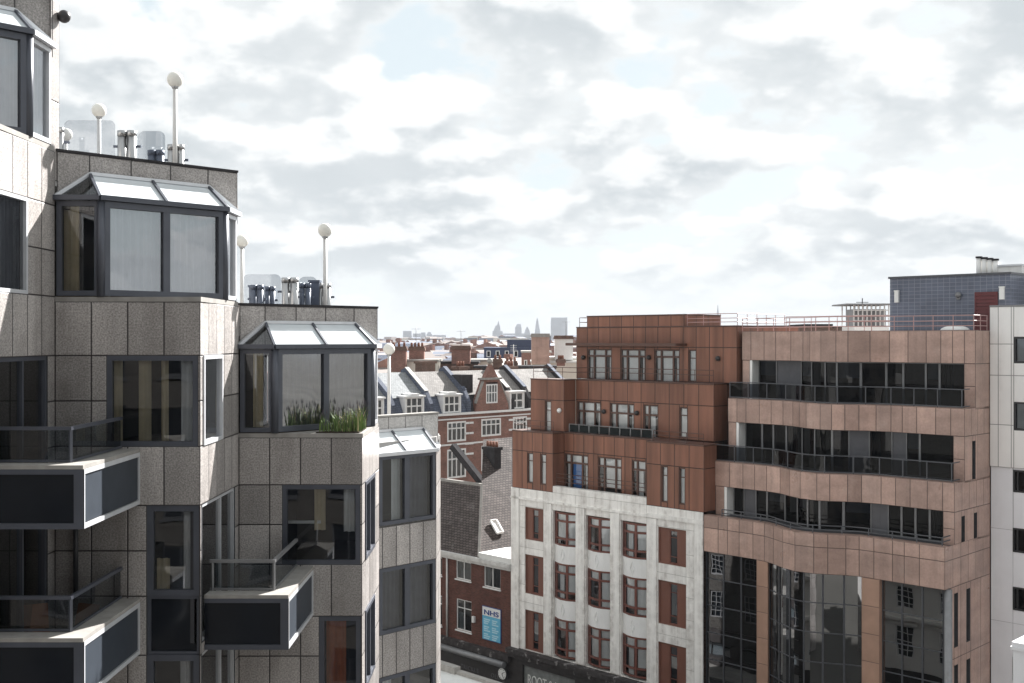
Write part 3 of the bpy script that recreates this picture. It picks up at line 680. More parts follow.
# balconies
def balcony(i, k, xr, y0):
    """cantilevered corner balcony beside tower i+1; xr = right edge, y0 = front edge"""
    cx, cy = CX[i]; yb = CX[i+1][1]; t = sill(k)-0.04; zb = t-1.10; xl = cx+0.003 if i else cx-3.0
    y1 = yb-0.004
    q = MB(); q.prism([(xl, y0+0.05), (xr-0.05, y0+0.05), (xr-0.05, y1), (xl, y1)], zb+0.05, zb+0.22, 0)
    bal = q.build('balcony', M['soffit'], apt)
    q = MB()
    th = 0.40
    q.prism([(xl, y0), (xr, y0), (xr, y1), (xr-th, y1), (xr-th, y0+th), (xl, y0+th)], t-0.07, t, 0)
    q.build('coping', M['coping'], bal)
    q = MB(); q.prism([(xl, y0+0.06), (xr-0.06, y0+0.06), (xr-0.06, y1), (xr-th+0.05, y1), (xr-th+0.05, y0+th-0.05), (xl, y0+th-0.05)], zb+0.02, t-0.073, 0)
    q.build('upstand', M['soffit'], bal)
    f1 = Fr((xr, y0), (1, 0), (0, -1)); f2 = Fr((xr, y0), (0, 1), (1, 0))
    Lf, Ls = xr-xl, y1-y0
    q = MB(); q.box(f1, -Lf, -0.16, -0.055, -0.03, zb+0.10, t-0.16, 0); q.build('front_panel', M['dark_panel'], bal)
    q = MB()
    q.box(f1, -Lf, 0, -0.058, 0.0, t-0.16, t-0.073, 0); q.box(f1, -Lf, 0, -0.058, 0.0, zb, zb+0.10, 0); q.box(f1, -0.16, 0, -0.058, 0.0, zb+0.10, t-0.16, 0)
    q.build('front_frame', M['frame'], bal)
    q = MB(); q.box(f2, 0.10, Ls-0.05, -0.055, -0.03, zb+0.10, t-0.16, 0); q.build('side_panel', M['side_panel'], bal)
    q = MB()
    q.box(f2, 0.002, Ls, -0.054, 0.0, t-0.16, t-0.073, 0); q.box(f2, 0.002, Ls, -0.054, 0.0, zb, zb+0.08, 0); q.box(f2, 0.002, 0.10, -0.054, 0.0, zb+0.08, t-0.16, 0); q.box(f2, Ls-0.05, Ls, -0.054, 0.0, zb+0.08, t-0.16, 0)
    q.build('side_frame', M['frame_pale'], bal)
    # low glass rail, set back from the edge
    xg, yg = xr-0.38, y0+0.42; zt = t+0.60
    q = MB(); q.bar(pt(xl, yg, zt), pt(xg+0.03, yg, zt), 0.07, 0.06); q.bar(pt(xg, yg, zt), pt(xg, y1, zt), 0.07, 0.06)
    for x, y in ((xg, yg), (xl+0.05, yg)): q.bar(pt(x, y, t), pt(x, y, zt), 0.05)
    q.bar(pt(xl, yg, t+0.03), pt(xg, yg, t+0.03), 0.04); q.bar(pt(xg, yg, t+0.03), pt(xg, y1, t+0.03), 0.04)
    q.build('handrail', M['mullion_pale' if i else 'frame'], bal)
    g1 = Fr((xg, yg), (1, 0), (0, -1)); g2 = Fr((xg, yg), (0, 1), (1, 0))
    pane_sheet(bal, g1, xl-xg+0.05, -0.03, t+0.05, zt-0.03, 0, M['glass_rail'], 'glass_panel')
    pane_sheet(bal, g2, 0.03, y1-yg-0.02, t+0.05, zt-0.03, 0, M['glass_rail'], 'glass_panel')
    return bal
balcony(0, 1, -7.37, 19.07); balcony(0, 2, -7.37, 19.07); balcony(1, 2, -4.49, 22.28)
# chairs glimpsed on the lower balcony are too dark to tell; a rain pipe stands in the recess
q = MB(); q.tube(pt(-8.62, 21.93, sill(2)), pt(-8.62, 21.93, head(2)+0.0), 0.05); q.build('rain_pipe', M['black'], apt)
# edge trim where the nearest tower's wall ends against the sky, closed back walls
q = MB(); q.prism([(-12.2, 22.02), (-9.4, 22.02), (-9.4, 22.2), (-12.2, 22.2)], 3.6, sill(-1)+2.5)
q.prism([(-9.06, 25.12), (-6.6, 25.12), (-6.6, 25.3), (-9.06, 25.3)], 0.8, sill(0)+2.4); q.prism([(-6.1, 28.2), (-3.8, 28.2), (-3.8, 28.4), (-6.1, 28.4)], BOT, sill(1)+2.4)
q.prism([(-6.2, 33.3), (-2.17, 33.3), (-2.17, 33.5), (-6.2, 33.5)], BOT, sill(2)+2.2); q.prism([(-16, 36), (-6, 36), (-6, 36.2), (-16, 36.2)], BOT, -3)
q.build('rear_wall', M['granite_pale'], apt)
body.build('granite_cladding', AM, apt)
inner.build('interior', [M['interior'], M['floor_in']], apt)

# things on the roof terraces
def flue(x, y, z0, z1, r, mat='steel', label='', name='flue', twin=True, group=None):
    t = thing(name, label, 'flue', (x, y, z0+EYE), group)
    for s_ in ((-1, 1) if twin else (0,)):
        q = MB(); q.tube(pt(x+s_*r*1.03, y, z0), pt(x+s_*r*1.03, y, z1), r, n=16)
        p = q.build('pipe', M[mat], t)
        q = MB(); q.tube(pt(x+s_*r*1.03, y, z1-0.10), pt(x+s_*r*1.03, y, z1+0.015), r*1.06, n=16); q.build('cap_ring', M[mat], p)
    q = MB(); q.bar(pt(x-r*3.0, y+0.02, z1-0.32), pt(x+r*3.0, y+0.02, z1-0.32), 0.05); q.build('bracket', M['steel_blue'], t)
    return t
def globe_lamp(px, Y, zg, z0, label, r=0.175):
    x = (px-512)*Y/FPX; t = thing('globe_lamp', label, 'lamp', (x, Y, z0+EYE))
    q = MB(); q.tube(pt(x, Y, z0), pt(x, Y, zg-r*0.95), 0.055, 0.045, 12); pole = q.build('pole', M['pole_white'], t)
    q = MB(); q.tube(pt(x, Y, zg-r*1.12), pt(x, Y, zg-r*0.86), 0.06, 0.085, 12); q.build('collar', M['steel'], pole)
    q = MB(); q.ball((x, Y, zg+EYE), r); q.build('globe', M['globe'], t)
    return t
globe_lamp(175, 24.4, 5.70, 3.05, 'tall white globe lamp above the near parapet, nearest to the open sky')
globe_lamp(99, 27.2, 5.60, 3.05, 'white globe lamp behind the large clear screen on the near terrace')
globe_lamp(66, 30.5, 5.62, 3.05, 'globe lamp half hidden by the edge of the tallest tower')
globe_lamp(325, 27.35, 2.68, 0.05, 'white globe lamp on the lower terrace beside the steel flue at the right')
globe_lamp(242, 29.8, 2.63, 0.05, 'globe lamp at the left end of the lower terrace behind its screen')
globe_lamp(389, 32.9, -0.30, -2.9, 'white globe lamp standing on the lowest terrace in front of the brick roofs')
def X(px, Y): return (px-512)*Y/FPX
flue(X(127, 24.2), 24.2, 3.05, 4.52, 0.10, label='pair of polished steel flues between two clear screens on the near terrace')
flue(X(176, 24.55), 24.55, 3.05, 4.28, 0.09, label='pair of steel flues at the foot of the tall globe lamp')
flue(X(61, 25.0), 25.0, 3.05, 4.75, 0.06, label='thin steel flue against the tallest tower wall', twin=False)
flue(X(290, 26.7), 26.7, 0.05, 1.46, 0.10, label='pair of polished steel flues in the middle of the lower terrace')
flue(X(324, 27.5), 27.5, 0.05, 1.36, 0.085, label='pair of steel flues by the right-hand globe lamp of the lower terrace')
flue(X(257, 26.6), 26.6, 0.05, 1.28, 0.075, 'steel_blue', 'dark blue pipes in front of the wide screen on the lower terrace', 'vent_pipe')
flue(X(270, 26.9), 26.9, 0.05, 1.26, 0.06, 'steel_blue', 'slim dark blue pipes just left of the middle steel flues', 'vent_pipe')
flue(X(305, 27.0), 27.0, 0.05, 1.34, 0.07, 'steel_blue', 'dark blue pipes between the two pairs of steel flues on the lower terrace', 'vent_pipe')
flue(X(156, 24.8), 24.8, 3.05, 4.20, 0.09, 'steel_blue', 'dark blue pipes behind the small screen on the near terrace', 'vent_pipe')
def screen(px0, px1, Y, z0, z1, label):
    x0, x1 = X(px0, Y), X(px1, Y); t = thing('glass_screen', label, 'glass screen', ((x0+x1)/2, Y, z0+EYE)); r = 0.14
    P = [pt(x0, Y, z0), pt(x1, Y, z0)]
    for cx_, a0_ in ((x1-r, 0), (x0+r, 90)):
        for j in range(6):
            a = math.radians(a0_+j*18); P.append(pt(cx_+r*math.cos(a), Y, z1-r+r*math.sin(a)))
    q = MB(); q.face(P); q.face([p+Vector((0, 0.012, 0)) for p in P][::-1])
    n = len(P)
    for i in range(n): q.face([P[i], P[i]+Vector((0, 0.012, 0)), P[(i+1) % n]+Vector((0, 0.012, 0)), P[(i+1) % n]])
    q.build('pane', M['glass_screen'], t)
    q = MB()
    for x in (x0+0.25, x1-0.25): q.bar(pt(x, Y+0.03, z0-0.3), pt(x, Y+0.03, z0+0.25), 0.05)
    q.build('clamp', M['steel'], t)
screen(64, 115, 25.6, 3.35, 5.05, 'large clear glass screen with rounded corners on the near terrace')
screen(138, 165, 25.2, 3.35, 4.72, 'small clear glass screen right of the twin steel flues on the near terrace')
screen(243, 281, 27.8, 0.35, 1.62, 'wide clear glass screen with rounded corners on the lower terrace')
screen(299, 317, 27.6, 0.35, 1.55, 'narrow clear glass screen between steel flues on the lower terrace')
# solar-blue panels leaning on the lower terrace
def leaf_box(px0, px1, Y, z0, z1, label):
    x0, x1 = X(px0, Y), X(px1, Y); f = Fr((x0, Y), (1, 0), (0, -1)); q = MB()
    t = thing('duct_box', label, 'vent box', ((x0+x1)/2, Y, z0+EYE))
    q.box(f, 0, x1-x0, -0.25, 0, z0, z1-0.05); q.build('casing', M['steel_blue'], t)
    q = MB(); q.box(f, -0.02, x1-x0+0.02, -0.28, 0.03, z1-0.05, z1); q.build('lid', M['steel_blue'], t)
leaf_box(249, 262, 27.2, 0.05, 1.32, 'dark blue vent box behind the left pipes of the lower terrace')
leaf_box(309, 319, 27.3, 0.05, 1.45, 'taller dark blue vent box left of the right-hand steel flues')
# clump of grasses on the planter corner
pl_ = thing('planter_grass', 'clump of green and purplish grasses growing on the granite planter corner', 'plant', (-3.95, 25.55, sill(1)+EYE))
rnd = random.Random(5); q = MB(); h_ = MB()
for _ in range(560):
    u, v = rnd.random(), rnd.random()
    if u+v > 1: u, v = 1-u, 1-v
    bx, by = -3.39-1.02*u-0.07, 25.1+1.3*v+0.08
    if by-25.1-(bx+3.39)-1.95 > -0.30 or rnd.random() < (bx+3.39)/-1.6 : continue
    L_ = rnd.uniform(0.18, 0.74)*(1.0-0.35*u); a = rnd.uniform(0, 6.28); le = rnd.uniform(0.02, 0.30)*L_; wd = rnd.uniform(0.008, 0.017)
    p0 = pt(bx, by, sill(1)-0.03); di = Vector((math.cos(a), math.sin(a), 0)); sd = Vector((-di.y, di.x, 0))*wd
    p1 = p0+di*le*0.35+Vector((0, 0, L_*0.62)); p2 = p0+di*le*1.5+Vector((0, 0, L_*0.96))
    mi = 1 if rnd.random() < 0.10 else 0; q.face([p0-sd, p0+sd, p1+sd*0.7, p1-sd*0.7], mi); q.face([p1-sd*0.7, p1+sd*0.7, p2-Vector((0, 0, 0.18*le/L_))], mi)
    if rnd.random() < 0.25: h_.tube(p2-Vector((0, 0, 0.02)), p2+Vector((0, 0, 0.07)), 0.012, 0.004, 5)
q.build('leaves', [M['leaf'], M['curtain_tan']], pl_, merge=False); h_.build('flower_heads', M['leaf_dry'], pl_, merge=False)
q = MB(); q.prism([(-4.45, 25.16), (-3.46, 25.16), (-3.46, 26.1)], sill(1)-0.003, sill(1)+0.03); q.build('soil', M['soil'], pl_)

# two chairs behind the glass of the lower balcony
def balcony_chair(x, y, rz, z0, label):
    t = thing('balcony_chair', label, 'chair', (x, y, z0+EYE), 'chairs on the lower balcony'); c_, s_ = math.cos(rz), math.sin(rz)
    f = Fr((x, y), (c_, s_), (s_, -c_))
    q = MB(); q.box(f, -0.24, 0.24, -0.24, 0.24, z0+0.42, z0+0.46); q.build('seat', M['chair_orange'], t)
    q = MB(); q.face([f.p(-0.24, -0.22, z0+0.5), f.p(0.24, -0.22, z0+0.5), f.p(0.23, -0.34, z0+0.95), f.p(-0.23, -0.34, z0+0.95)]); q.face([f.p(-0.24, -0.26, z0+0.5), f.p(-0.23, -0.38, z0+0.95), f.p(0.23, -0.38, z0+0.95), f.p(0.24, -0.26, z0+0.5)]); q.build('backrest', M['chair_orange'], t)
    for u in (-0.22, 0.22):
        for d in (-0.22, 0.22): q = MB(); q.tube(f.p(u, d, z0), f.p(u*0.96, d*0.96, z0+0.42), 0.018, n=6); q.build('leg', M['mullion_pale'], t)
zf = sill(2)-0.04-0.88
balcony_chair(-8.95, 20.9, 0.5, zf, 'orange brown chair behind the lower balcony glass, nearer the left picture edge')
balcony_chair(-8.2, 20.9, -0.3, zf, 'orange brown chair behind the lower balcony glass, nearer the corner of the rail')
# bulkhead lamp high on the edge of the tallest tower
q = MB(); q.ball(pt(-8.96, 22.2, 6.45), 0.13, n=12, m=8); q.bar(pt(-9.06, 22.2, 6.45), pt(-8.97, 22.2, 6.45), 0.08); q.build('wall_lamp', M['lamp_black'], apt)

# ================================================================== FAIENCE BUILDING with brown metal top floors
U, Z = F.U, F.Z
deco = thing('office_building', 'stained white building with curved red-framed bays under stepped brown metal top floors', 'building', tuple(F.p(7.8, -6, -EYE)))
DM = [M['faience'], M['interior']]
uL, uR = 0.0, U(703.5)
cols_bay = [(553, 575.5), (586, 610), (621, 646.5)]
cols_pan = [(525, 543.3), (658, 686)]
rows_pan = [(-13.36, -11.2), (-16.96, -14.36), (-20.9, -18.05)]
rows_bay = [(-13.35, -11.2), (-16.85, -14.5), (-20.55, -18.1)]
zs_base, zs_top = -20.75, -10.0
fac = MB(); inn = MB()
ops = []
for a, b in cols_bay: ops.append((U(a), U(b), zs_base+0.05, -11.15))
for a, b in cols_pan:
    for c, e in rows_pan: ops.append((U(a), U(b), max(c, zs_base+0.05), e))
us = sorted({uL, U(519.5), U(525), U(543.3), U(552), U(553), U(575.5), U(586), U(610), U(621), U(646.5), U(658), U(686), U(694), uR})
fac.panels(F, us, [zs_base, -19.3, -17.55, -16.4, -15.1, -13.9, -12.6, -11.15, -10.62, zs_top], ops, 0.0, 0, 0.35, 0.05)
fac.panels(F, [U(552.5), U(582), U(615), U(646.5)], [zs_top, -9.57], (), 0.0, 0, 0, 0.04)
fac.build('faience_front', DM, deco)
q = MB(); q.box(F, U(552.6), U(646.4), -0.4, -0.003, zs_top+0.003, -9.575); q.build('raised_parapet', M['faience'], deco)
q = MB(); q.box(F, uL-0.05, U(646), 0.0, 0.10, -10.72, -10.58); q.box(F, U(646)+0.003, uR+0.02, 0.0, 0.12, -10.70, -10.48); q.box(F, uL, U(519.5), 0.0, 0.10, zs_base, -10.0); q.box(F, U(695), uR, 0.0, 0.08, zs_base, -10.0)
for a, b in ((544.5, 552), (576.5, 585), (611, 620), (647.5, 657)): q.box(F, U(a), U(b), 0.0, 0.09, zs_base+0.1, -10.75)
q.build('pilaster', M['faience'], deco)
# bowed bays
k3 = 0
for (a, b) in cols_bay:
    ua, ub = U(a)+0.003, U(b)-0.003; W_ = ub-ua
    fb = F.with_bend(lambda u, ua=ua, W_=W_: 0.34*math.sin(math.pi*max(0, min(1, (u-ua)/W_)))-0.24)
    for r, (c, e) in enumerate(rows_bay):
        tone = ['interior', 'blind'][(k3+r) % 2]
        cur = [[(0.16, 0.60, 0.24, 0.98, 'blind', False), (0.64, 0.97, 0.05, 0.95, 'blind', False)], [(0.66, 0.97, 0.0, 0.98, 'blind', False), (0.16, 0.62, 0.72, 0.98, 'blind', False)],
               [(0.05, 0.97, 0.74, 0.98, 'blind', False), (0.2, 0.45, 0.02, 0.72, 'curtain', True), (0.66, 0.95, 0.2, 0.74, 'blind', False)]][(k3*2+r*2) % 3 if r else (k3 % 3)]
        window(deco, fb, ua, ub, c, e, 0.0, (0.14, 0.62) if k3 else (0.14, 0.66), (0.22, 0.74), 0.11, 0.10, 'redframe', 'glass_clear', bw=0.13, curtains=cur)
        room(inn, F, ua, ub, c, e, -0.3, 1.8)
    for r, (zt, zb) in enumerate(((-13.35, -14.5), (-16.85, -18.1))):
        q = MB(); q.box(fb, ua, ub, -0.12, 0.05, zb+0.003, zt-0.003); um, zm = (ua+ub)/2, (zt+zb)/2
        for (p, r_) in (((0, 0.38), (0.14, 0)), ((0.14, 0), (0, -0.38)), ((0, -0.38), (-0.14, 0)), ((-0.14, 0), (0, 0.38))):
            q.bar(fb.p(um+p[0], 0.055, zm+p[1]), fb.p(um+r_[0], 0.055, zm+r_[1]), 0.05, 0.03)
        q.build('spandrel', M['faience_clean'], deco)
    k3 += 1
# flat brown panels with slit windows
for ci, (a, b) in enumerate(cols_pan):
    ua, ub = U(a), U(b); W_ = ub-ua; s0, s1 = ua+W_*(0.36 if ci == 0 else 0.38), ua+W_*(0.68 if ci == 0 else 0.66)
    for r, (c, e) in enumerate(rows_pan):
        c = max(c, zs_base+0.06)
        q = MB(); q.sheet(F, ua+0.003, ub-0.003, c+0.003, e-0.003, [(s0, s1, c+0.08, e-0.12)], -0.12, 0.12); ring(q, F, ua+0.004, ub-0.004, c+0.004, e-0.004, -0.119, -0.06, 0.07)
        q.build('brown_panel', M['redpanel'], deco)
        window(deco, F, s0, s1, c+0.08, e-0.12, -0.18, (), (0.2, 0.78), 0.05, 0.07, 'redframe', 'glass_dim', curtains=[(0.05, 0.95, 0.22, 0.98, 'blind' if (r+ci) % 2 == 0 else 'curtain_dark', False)])
        room(inn, F, s0, s1, c+0.08, e-0.12, -0.25, 1.2)
# ledge, fascia and shop front at street level
q = MB(); q.box(F, uL-0.1, uR, 0.002, 0.55, -21.05, zs_base-0.003); q.box(F, uL-0.1, uR, 0.002, 0.35, -21.35, -21.053); q.build('shop_ledge', M['ledge'], deco)
sA, sB = U(523.0), U(575.5)
q = MB(); q.sheet(F, uL, uR, -EYE, -21.353, [(sA, sB, -23.4, -21.78), (sA, sB, -EYE+0.5, -23.7), (sB+0.6, uR-0.8, -EYE+0.5, -22.6)], 0.05, 0.25); q.build('shop_fascia', M['fascia'], deco)
q = MB(); q.box(F, sA, sB, -0.2, -0.12, -23.4, -21.78); sgn = q.build('sign_board', M['signboard'], deco)
text_mesh('sign_letters', 'ROOT & MANK', 0.95, M['letter'], F, (sA+sB)/2+0.1, -0.10, -23.02, sgn, width=(sB-sA)*0.9)
for (a, b, c, e) in ((sA, sB, -EYE+0.5, -23.7), (sB+0.6, uR-0.8, -EYE+0.5, -22.6)):
    window(deco, F, a, b, c, e, -0.1, (0.25, 0.5, 0.75), (0.8,), 0.08, 0.1, 'black', 'glass_dim'); room(inn, F, a, b, c, e, -0.2, 3)
# --- brown metal storeys
rust = MB()
def clad_box(fr, u0, u1, d, depth, z0, z1, zs, step, ops=(), seed=0, cap=True, left=True):
    rust.panels(fr, splits(u0, u1, step), zs, ops, d, 0, 0.18, 0.07, 1, seed)
    fs = Fr(fr.p(u1, d, 0)[:2], -fr.n, fr.u); rust.panels(fs, splits(0, depth, step*1.3), zs, (), 0, 0, 0, 0.07, seed=seed+1)
    fs = Fr(fr.p(u0, d-depth, 0)[:2], fr.n, -fr.u); rust.panels(fs, splits(0, depth, step*1.3), zs, (), 0, 0, 0, 0.07, seed=seed+2)
    if cap: rust.box(fr, u0-0.02, u1+0.02, d-depth, d+0.03, z1, z1+0.06, 1)
    rust.fq(fr, [(u0, d-depth, z0), (u1, d-depth, z0), (u1, d-depth, z1), (u0, d-depth, z1)], 1)
    rust.fq(fr, [(u0, d, z0), (u1, d, z0), (u1, d-depth, z0), (u0, d-depth, z0)], 1)
def rust_window(u0, u1, z0, z1, d, kind, blue=False):
    fr = F.shifted(d)
    if kind == 'slit':
        window(deco, fr, u0, u1, z0, z1, -0.08, (), (0.74,), 0.06, 0.08, 'bronze', 'glass_clear', curtains=[(0.06, 0.94, 0.30 if blue else 0.02, 0.98, 'blind', False)])
    else:
        cur = [(0.03, 0.97, 0.80, 0.98, 'blind', False), (0.30, 0.72, 0.02, 0.80, 'blind_blue' if blue else 'blind', False)]
        if kind == 'a': cur += [(0.02, 0.20, 0.05, 0.8, 'curtain', True), (0.80, 0.98, 0.05, 0.8, 'curtain', True)]
        if kind == 'b': cur = [(0.03, 0.97, 0.80, 0.98, 'blind', False), (0.3, 0.97, 0.25, 0.80, 'blind', False)]
        window(deco, fr, u0, u1, z0, z1, -0.08, (0.26, 0.74) if kind != 'b2' else (0.36,), (0.78,), 0.07, 0.09, 'bronze', 'glass_clear', bw=0.12, curtains=cur)
    room(inn, fr, u0, u1, z0, z1, -0.2, 1.6)
def px_win(pxs, d, y0, y1, xr):
    zt, zb = F.Z(xr, y0, d), F.Z(xr, y1, d)
    return [(F.U(a, d), F.U(b, d), zb, zt) for a, b in pxs]
zA = -6.18
# lowest brown storey: two wings and a recessed centre
w = px_win([(527.3, 533), (540.5, 546)], 0.0, 453.5, 483.5, 535)
clad_box(F, uL+0.03, U(553), 0.0, 1.2, zs_top+0.003, zA, [zs_top+0.003, F.Z(535, 452, 0), zA], 0.9, w, 1)
for r in w: rust_window(*r, 0.0, 'slit')
w = px_win([(661.5, 667.5), (679, 685)], 0.0, 467, 503, 672)
clad_box(F, U(646.5), U(704), 0.0, 1.6, zs_top+0.003, zA, [zs_top+0.003, F.Z(672, 466, 0), zA], 1.0, w, 2)
for r in w: rust_window(*r, 0.0, 'slit')
w = [(F.U(a, -1.05), F.U(b, -1.05), F.Z(575, 494, -1.05), F.Z(575, 454.5, -1.05)) for a, b in ((564.8, 588), (598, 621.5), (632, 645.8))]
clad_box(F, U(553)+0.02, U(646.5)+0.9, -1.05, 8, zs_top-0.2, zA-0.003, [zs_top-0.2, F.Z(575, 452, -1.05), zA-0.003], 0.85, w, 3, cap=True)
rust_window(*w[0], -1.05, 'a', blue=True); rust_window(*w[1], -1.05, 'b'); rust_window(*w[2], -1.05, 'b2')
# middle brown storey
zB = -2.72; dB = -1.05; dB2 = -2.2
w = [(F.U(545, dB), F.U(551, dB), F.Z(548, 436, dB), F.Z(548, 401, dB))]
clad_box(F, F.U(530.7, dB), F.U(564, dB), dB, 1.15, zA+0.07, zB, [zA+0.07, F.Z(548, 400, dB), zB], 1.3, w, 4)
rust_window(*w[0], dB, 'slit')
w = [(F.U(a, dB2), F.U(b, dB2), F.Z(600, 446, dB2), F.Z(600, 402.5, dB2)) for a, b in ((577, 600.5), (610, 634), (643.5, 658))]+[(F.U(679.5, dB2), F.U(687.5, dB2), F.Z(683, 438, dB2), F.Z(683, 407.5, dB2))]
clad_box(F, F.U(564, dB)+0.02, F.U(714, dB2), dB2, 7, zA+0.05, zB-0.003, [zA+0.05, F.Z(600, 400.5, dB2), zB-0.003], 1.15, w, 5, cap=True)
rust_window(*w[0], dB2, 'a'); rust_window(*w[1], dB2, 'a'); rust_window(*w[2], dB2, 'b2'); rust_window(*w[3], dB2, 'slit')
# top brown storey
dC = -3.4; zC = 0.76; u0, u1 = F.U(576.5, dC), F.U(737, dC)
w = [(F.U(a, dC), F.U(b, dC), F.Z(630, 381, dC), F.Z(630, 349.5, dC)) for a, b in ((587.5, 611.5), (620.5, 645), (654.5, 679.5))]+[(F.U(688.5, dC), F.U(696, dC), F.Z(692, 381.5, dC), F.Z(692, 350, dC))]
clad_box(F, u0, u1, dC, 7, zB+0.06, zC, [zB+0.06, F.Z(630, 347, dC), zC], 1.0, w, 6)
for r in w[:3]: rust_window(*r, dC, 'a')
rust_window(*w[3], dC, 'slit')
ur0, ur1 = F.U(587, dC), F.U(684, dC)
clad_box(F, ur0, ur1, dC+0.002, 4, zC-0.05, 1.50, [zC+0.03, 1.50], 0.95, (), 7)
rust.build('metal_cladding', [M['rust'], M['bronze']], deco)
q = MB()
ca, cb = F.U(577, dC), F.U(686, dC); zc_ = F.Z(630, 344.5, dC+0.5)
for i in range(5): q.box(F, ca, cb, dC+0.05+i*0.2, dC+0.16+i*0.2, zc_-0.03, zc_+0.03)
q.box(F, ca, cb, dC+1.05, dC+1.12, zc_-0.09, zc_+0.09); q.box(F, ca-0.06, ca, dC+0.02, dC+1.1, zc_-0.08, zc_+0.08); q.box(F, cb, cb+0.06, dC+0.02, dC+1.1, zc_-0.08, zc_+0.08)
q.build('sun_canopy', M['bronze'], deco)
# wall lamps
def bulkhead(x, y, d, mat='lamp_black'):
    p = F.p(F.U(x, d), d+0.08, F.Z(x, y, d)); q = MB(); q.ball(p, 0.16, n=12, m=8); q.build('wall_lamp', M[mat], deco)
for x, y in ((584, 357.5), (649.5, 357.5), (718.5, 358.5)): bulkhead(x, y, dC)
for x, y in ((604.5, 411.5), (637.5, 413)): bulkhead(x, y, dB2)
bulkhead(560, 410.5, dB, 'lamp_white')
# railings and glass balustrade
railing(deco, [F.p(U(553)+0.1, -0.25, -9.57), F.p(U(646), -0.25, -9.57)], 0.80, M['bronze'], (1.0, 0.68, 0.36), 0.022, 1.2)
railing(deco, [F.p(uL+0.15, -1.0, zA+0.06), F.p(uL+0.15, -0.15, zA+0.06), F.p(U(552), -0.15, zA+0.06)], 0.7, M['bronze'], (1.0, 0.5), 0.02, 1.2)
railing(deco, [F.p(U(652), -0.15, zA+0.06), F.p(U(702), -0.15, zA+0.06)], 0.62, M['bronze'], (1.0, 0.6), 0.022, 1.4)
railing(deco, [F.p(F.U(532, dB), dB-0.15, zB+0.06), F.p(F.U(576, dB), dB-0.15, zB+0.06), F.p(F.U(576, dB)+0.3, dB2-0.15, zB+0.06), F.p(F.U(712, dB2), dB2-0.15, zB+0.06)], 0.78, M['bronze'], (1.0, 0.62), 0.022, 1.4)
railing(deco, [F.p(F.U(684, dC)+0.1, dC-0.2, zC+0.06), F.p(u1-0.1, dC-0.2, zC+0.06), F.p(u1-0.1, dC-5.5, zC+0.06)], 0.72, M['pinkrail'], (1.0, 0.62, 0.3), 0.02, 1.1)
railing(deco, [F.p(u0+0.1, dC-2.0, zC+0.06), F.p(u0+0.1, dC-0.2, zC+0.06), F.p(ur0-0.05, dC-0.2, zC+0.06)], 0.62, M['bronze'], (1.0, 0.5), 0.02, 1.0)
gb = MB(); ba, bb = F.U(569, -1.1), F.U(652, -1.1); n = 8; zb0, zb1 = zA+0.06, F.Z(570, 424, -1.1)
for i in range(n+1): gb.tube(F.p(ba+(bb-ba)*i/n, -1.13, zb0), F.p(ba+(bb-ba)*i/n, -1.13, zb1), 0.03, n=6)
gb.tube(F.p(ba, -1.13, zb1), F.p(bb, -1.13, zb1), 0.03, n=6); gb = gb.build('balustrade', M['mullion_pale'], deco)
for i in range(n): pane_sheet(gb, F, ba+(bb-ba)*i/n+0.05, ba+(bb-ba)*(i+1)/n-0.05, zb0+0.05, zb1-0.05, -1.13, M['black_glass'], 'glass_panel')
# hidden rear block, flat roofs
q = MB(); q.box(F, uL+0.05, uR-0.02, -14, -0.7, -EYE, zs_top-0.3); q.box(F, uL+0.6, uR-0.02, -14, -9.2, zs_top-0.297, zB); q.build('rear_block', M['sootbrick'], deco)
inn.build('interior', [M['interior'], M['floor_in']], deco)

# ================================================================== WAVY STONE OFFICE BUILDING
stone = thing('stone_building', 'pink brown stone office building with wavy balcony bands and a dark glass base', 'building', tuple(F.p(22.5, -5, -EYE)))
uG0, uG1 = uR+0.01, 29.76
def wave(A=1.25, a=19.2, b=25.7): return lambda u: A*0.5*(1-math.cos(2*math.pi*min(1, max(0, (u-a)/(b-a)))))
FW = F.with_bend(wave())
bands = [(0.0, -12.22, -10.13), (-0.8, None, None), (-1.6, None, None), (-2.4, None, None)]
def zat(x, y, d): return F.Z(x, y, d)
D1, D2, D3 = -1.1, -2.3, -3.6
B1 = (D1, zat(722, 486.5, D1), zat(716, 461.0, D1)); B2 = (D2, zat(735, 422.3, D2), zat(728, 398.2, D2)); B3 = (D3, zat(748, 360.2, D3), zat(742, 331.6, D3))
B0 = (0.0, -12.22, -10.13); BB = [B0, B1, B2, B3]
sinn = MB(); SL = {1: (0.8, 2.3), 2: (0.9,), 3: ()}
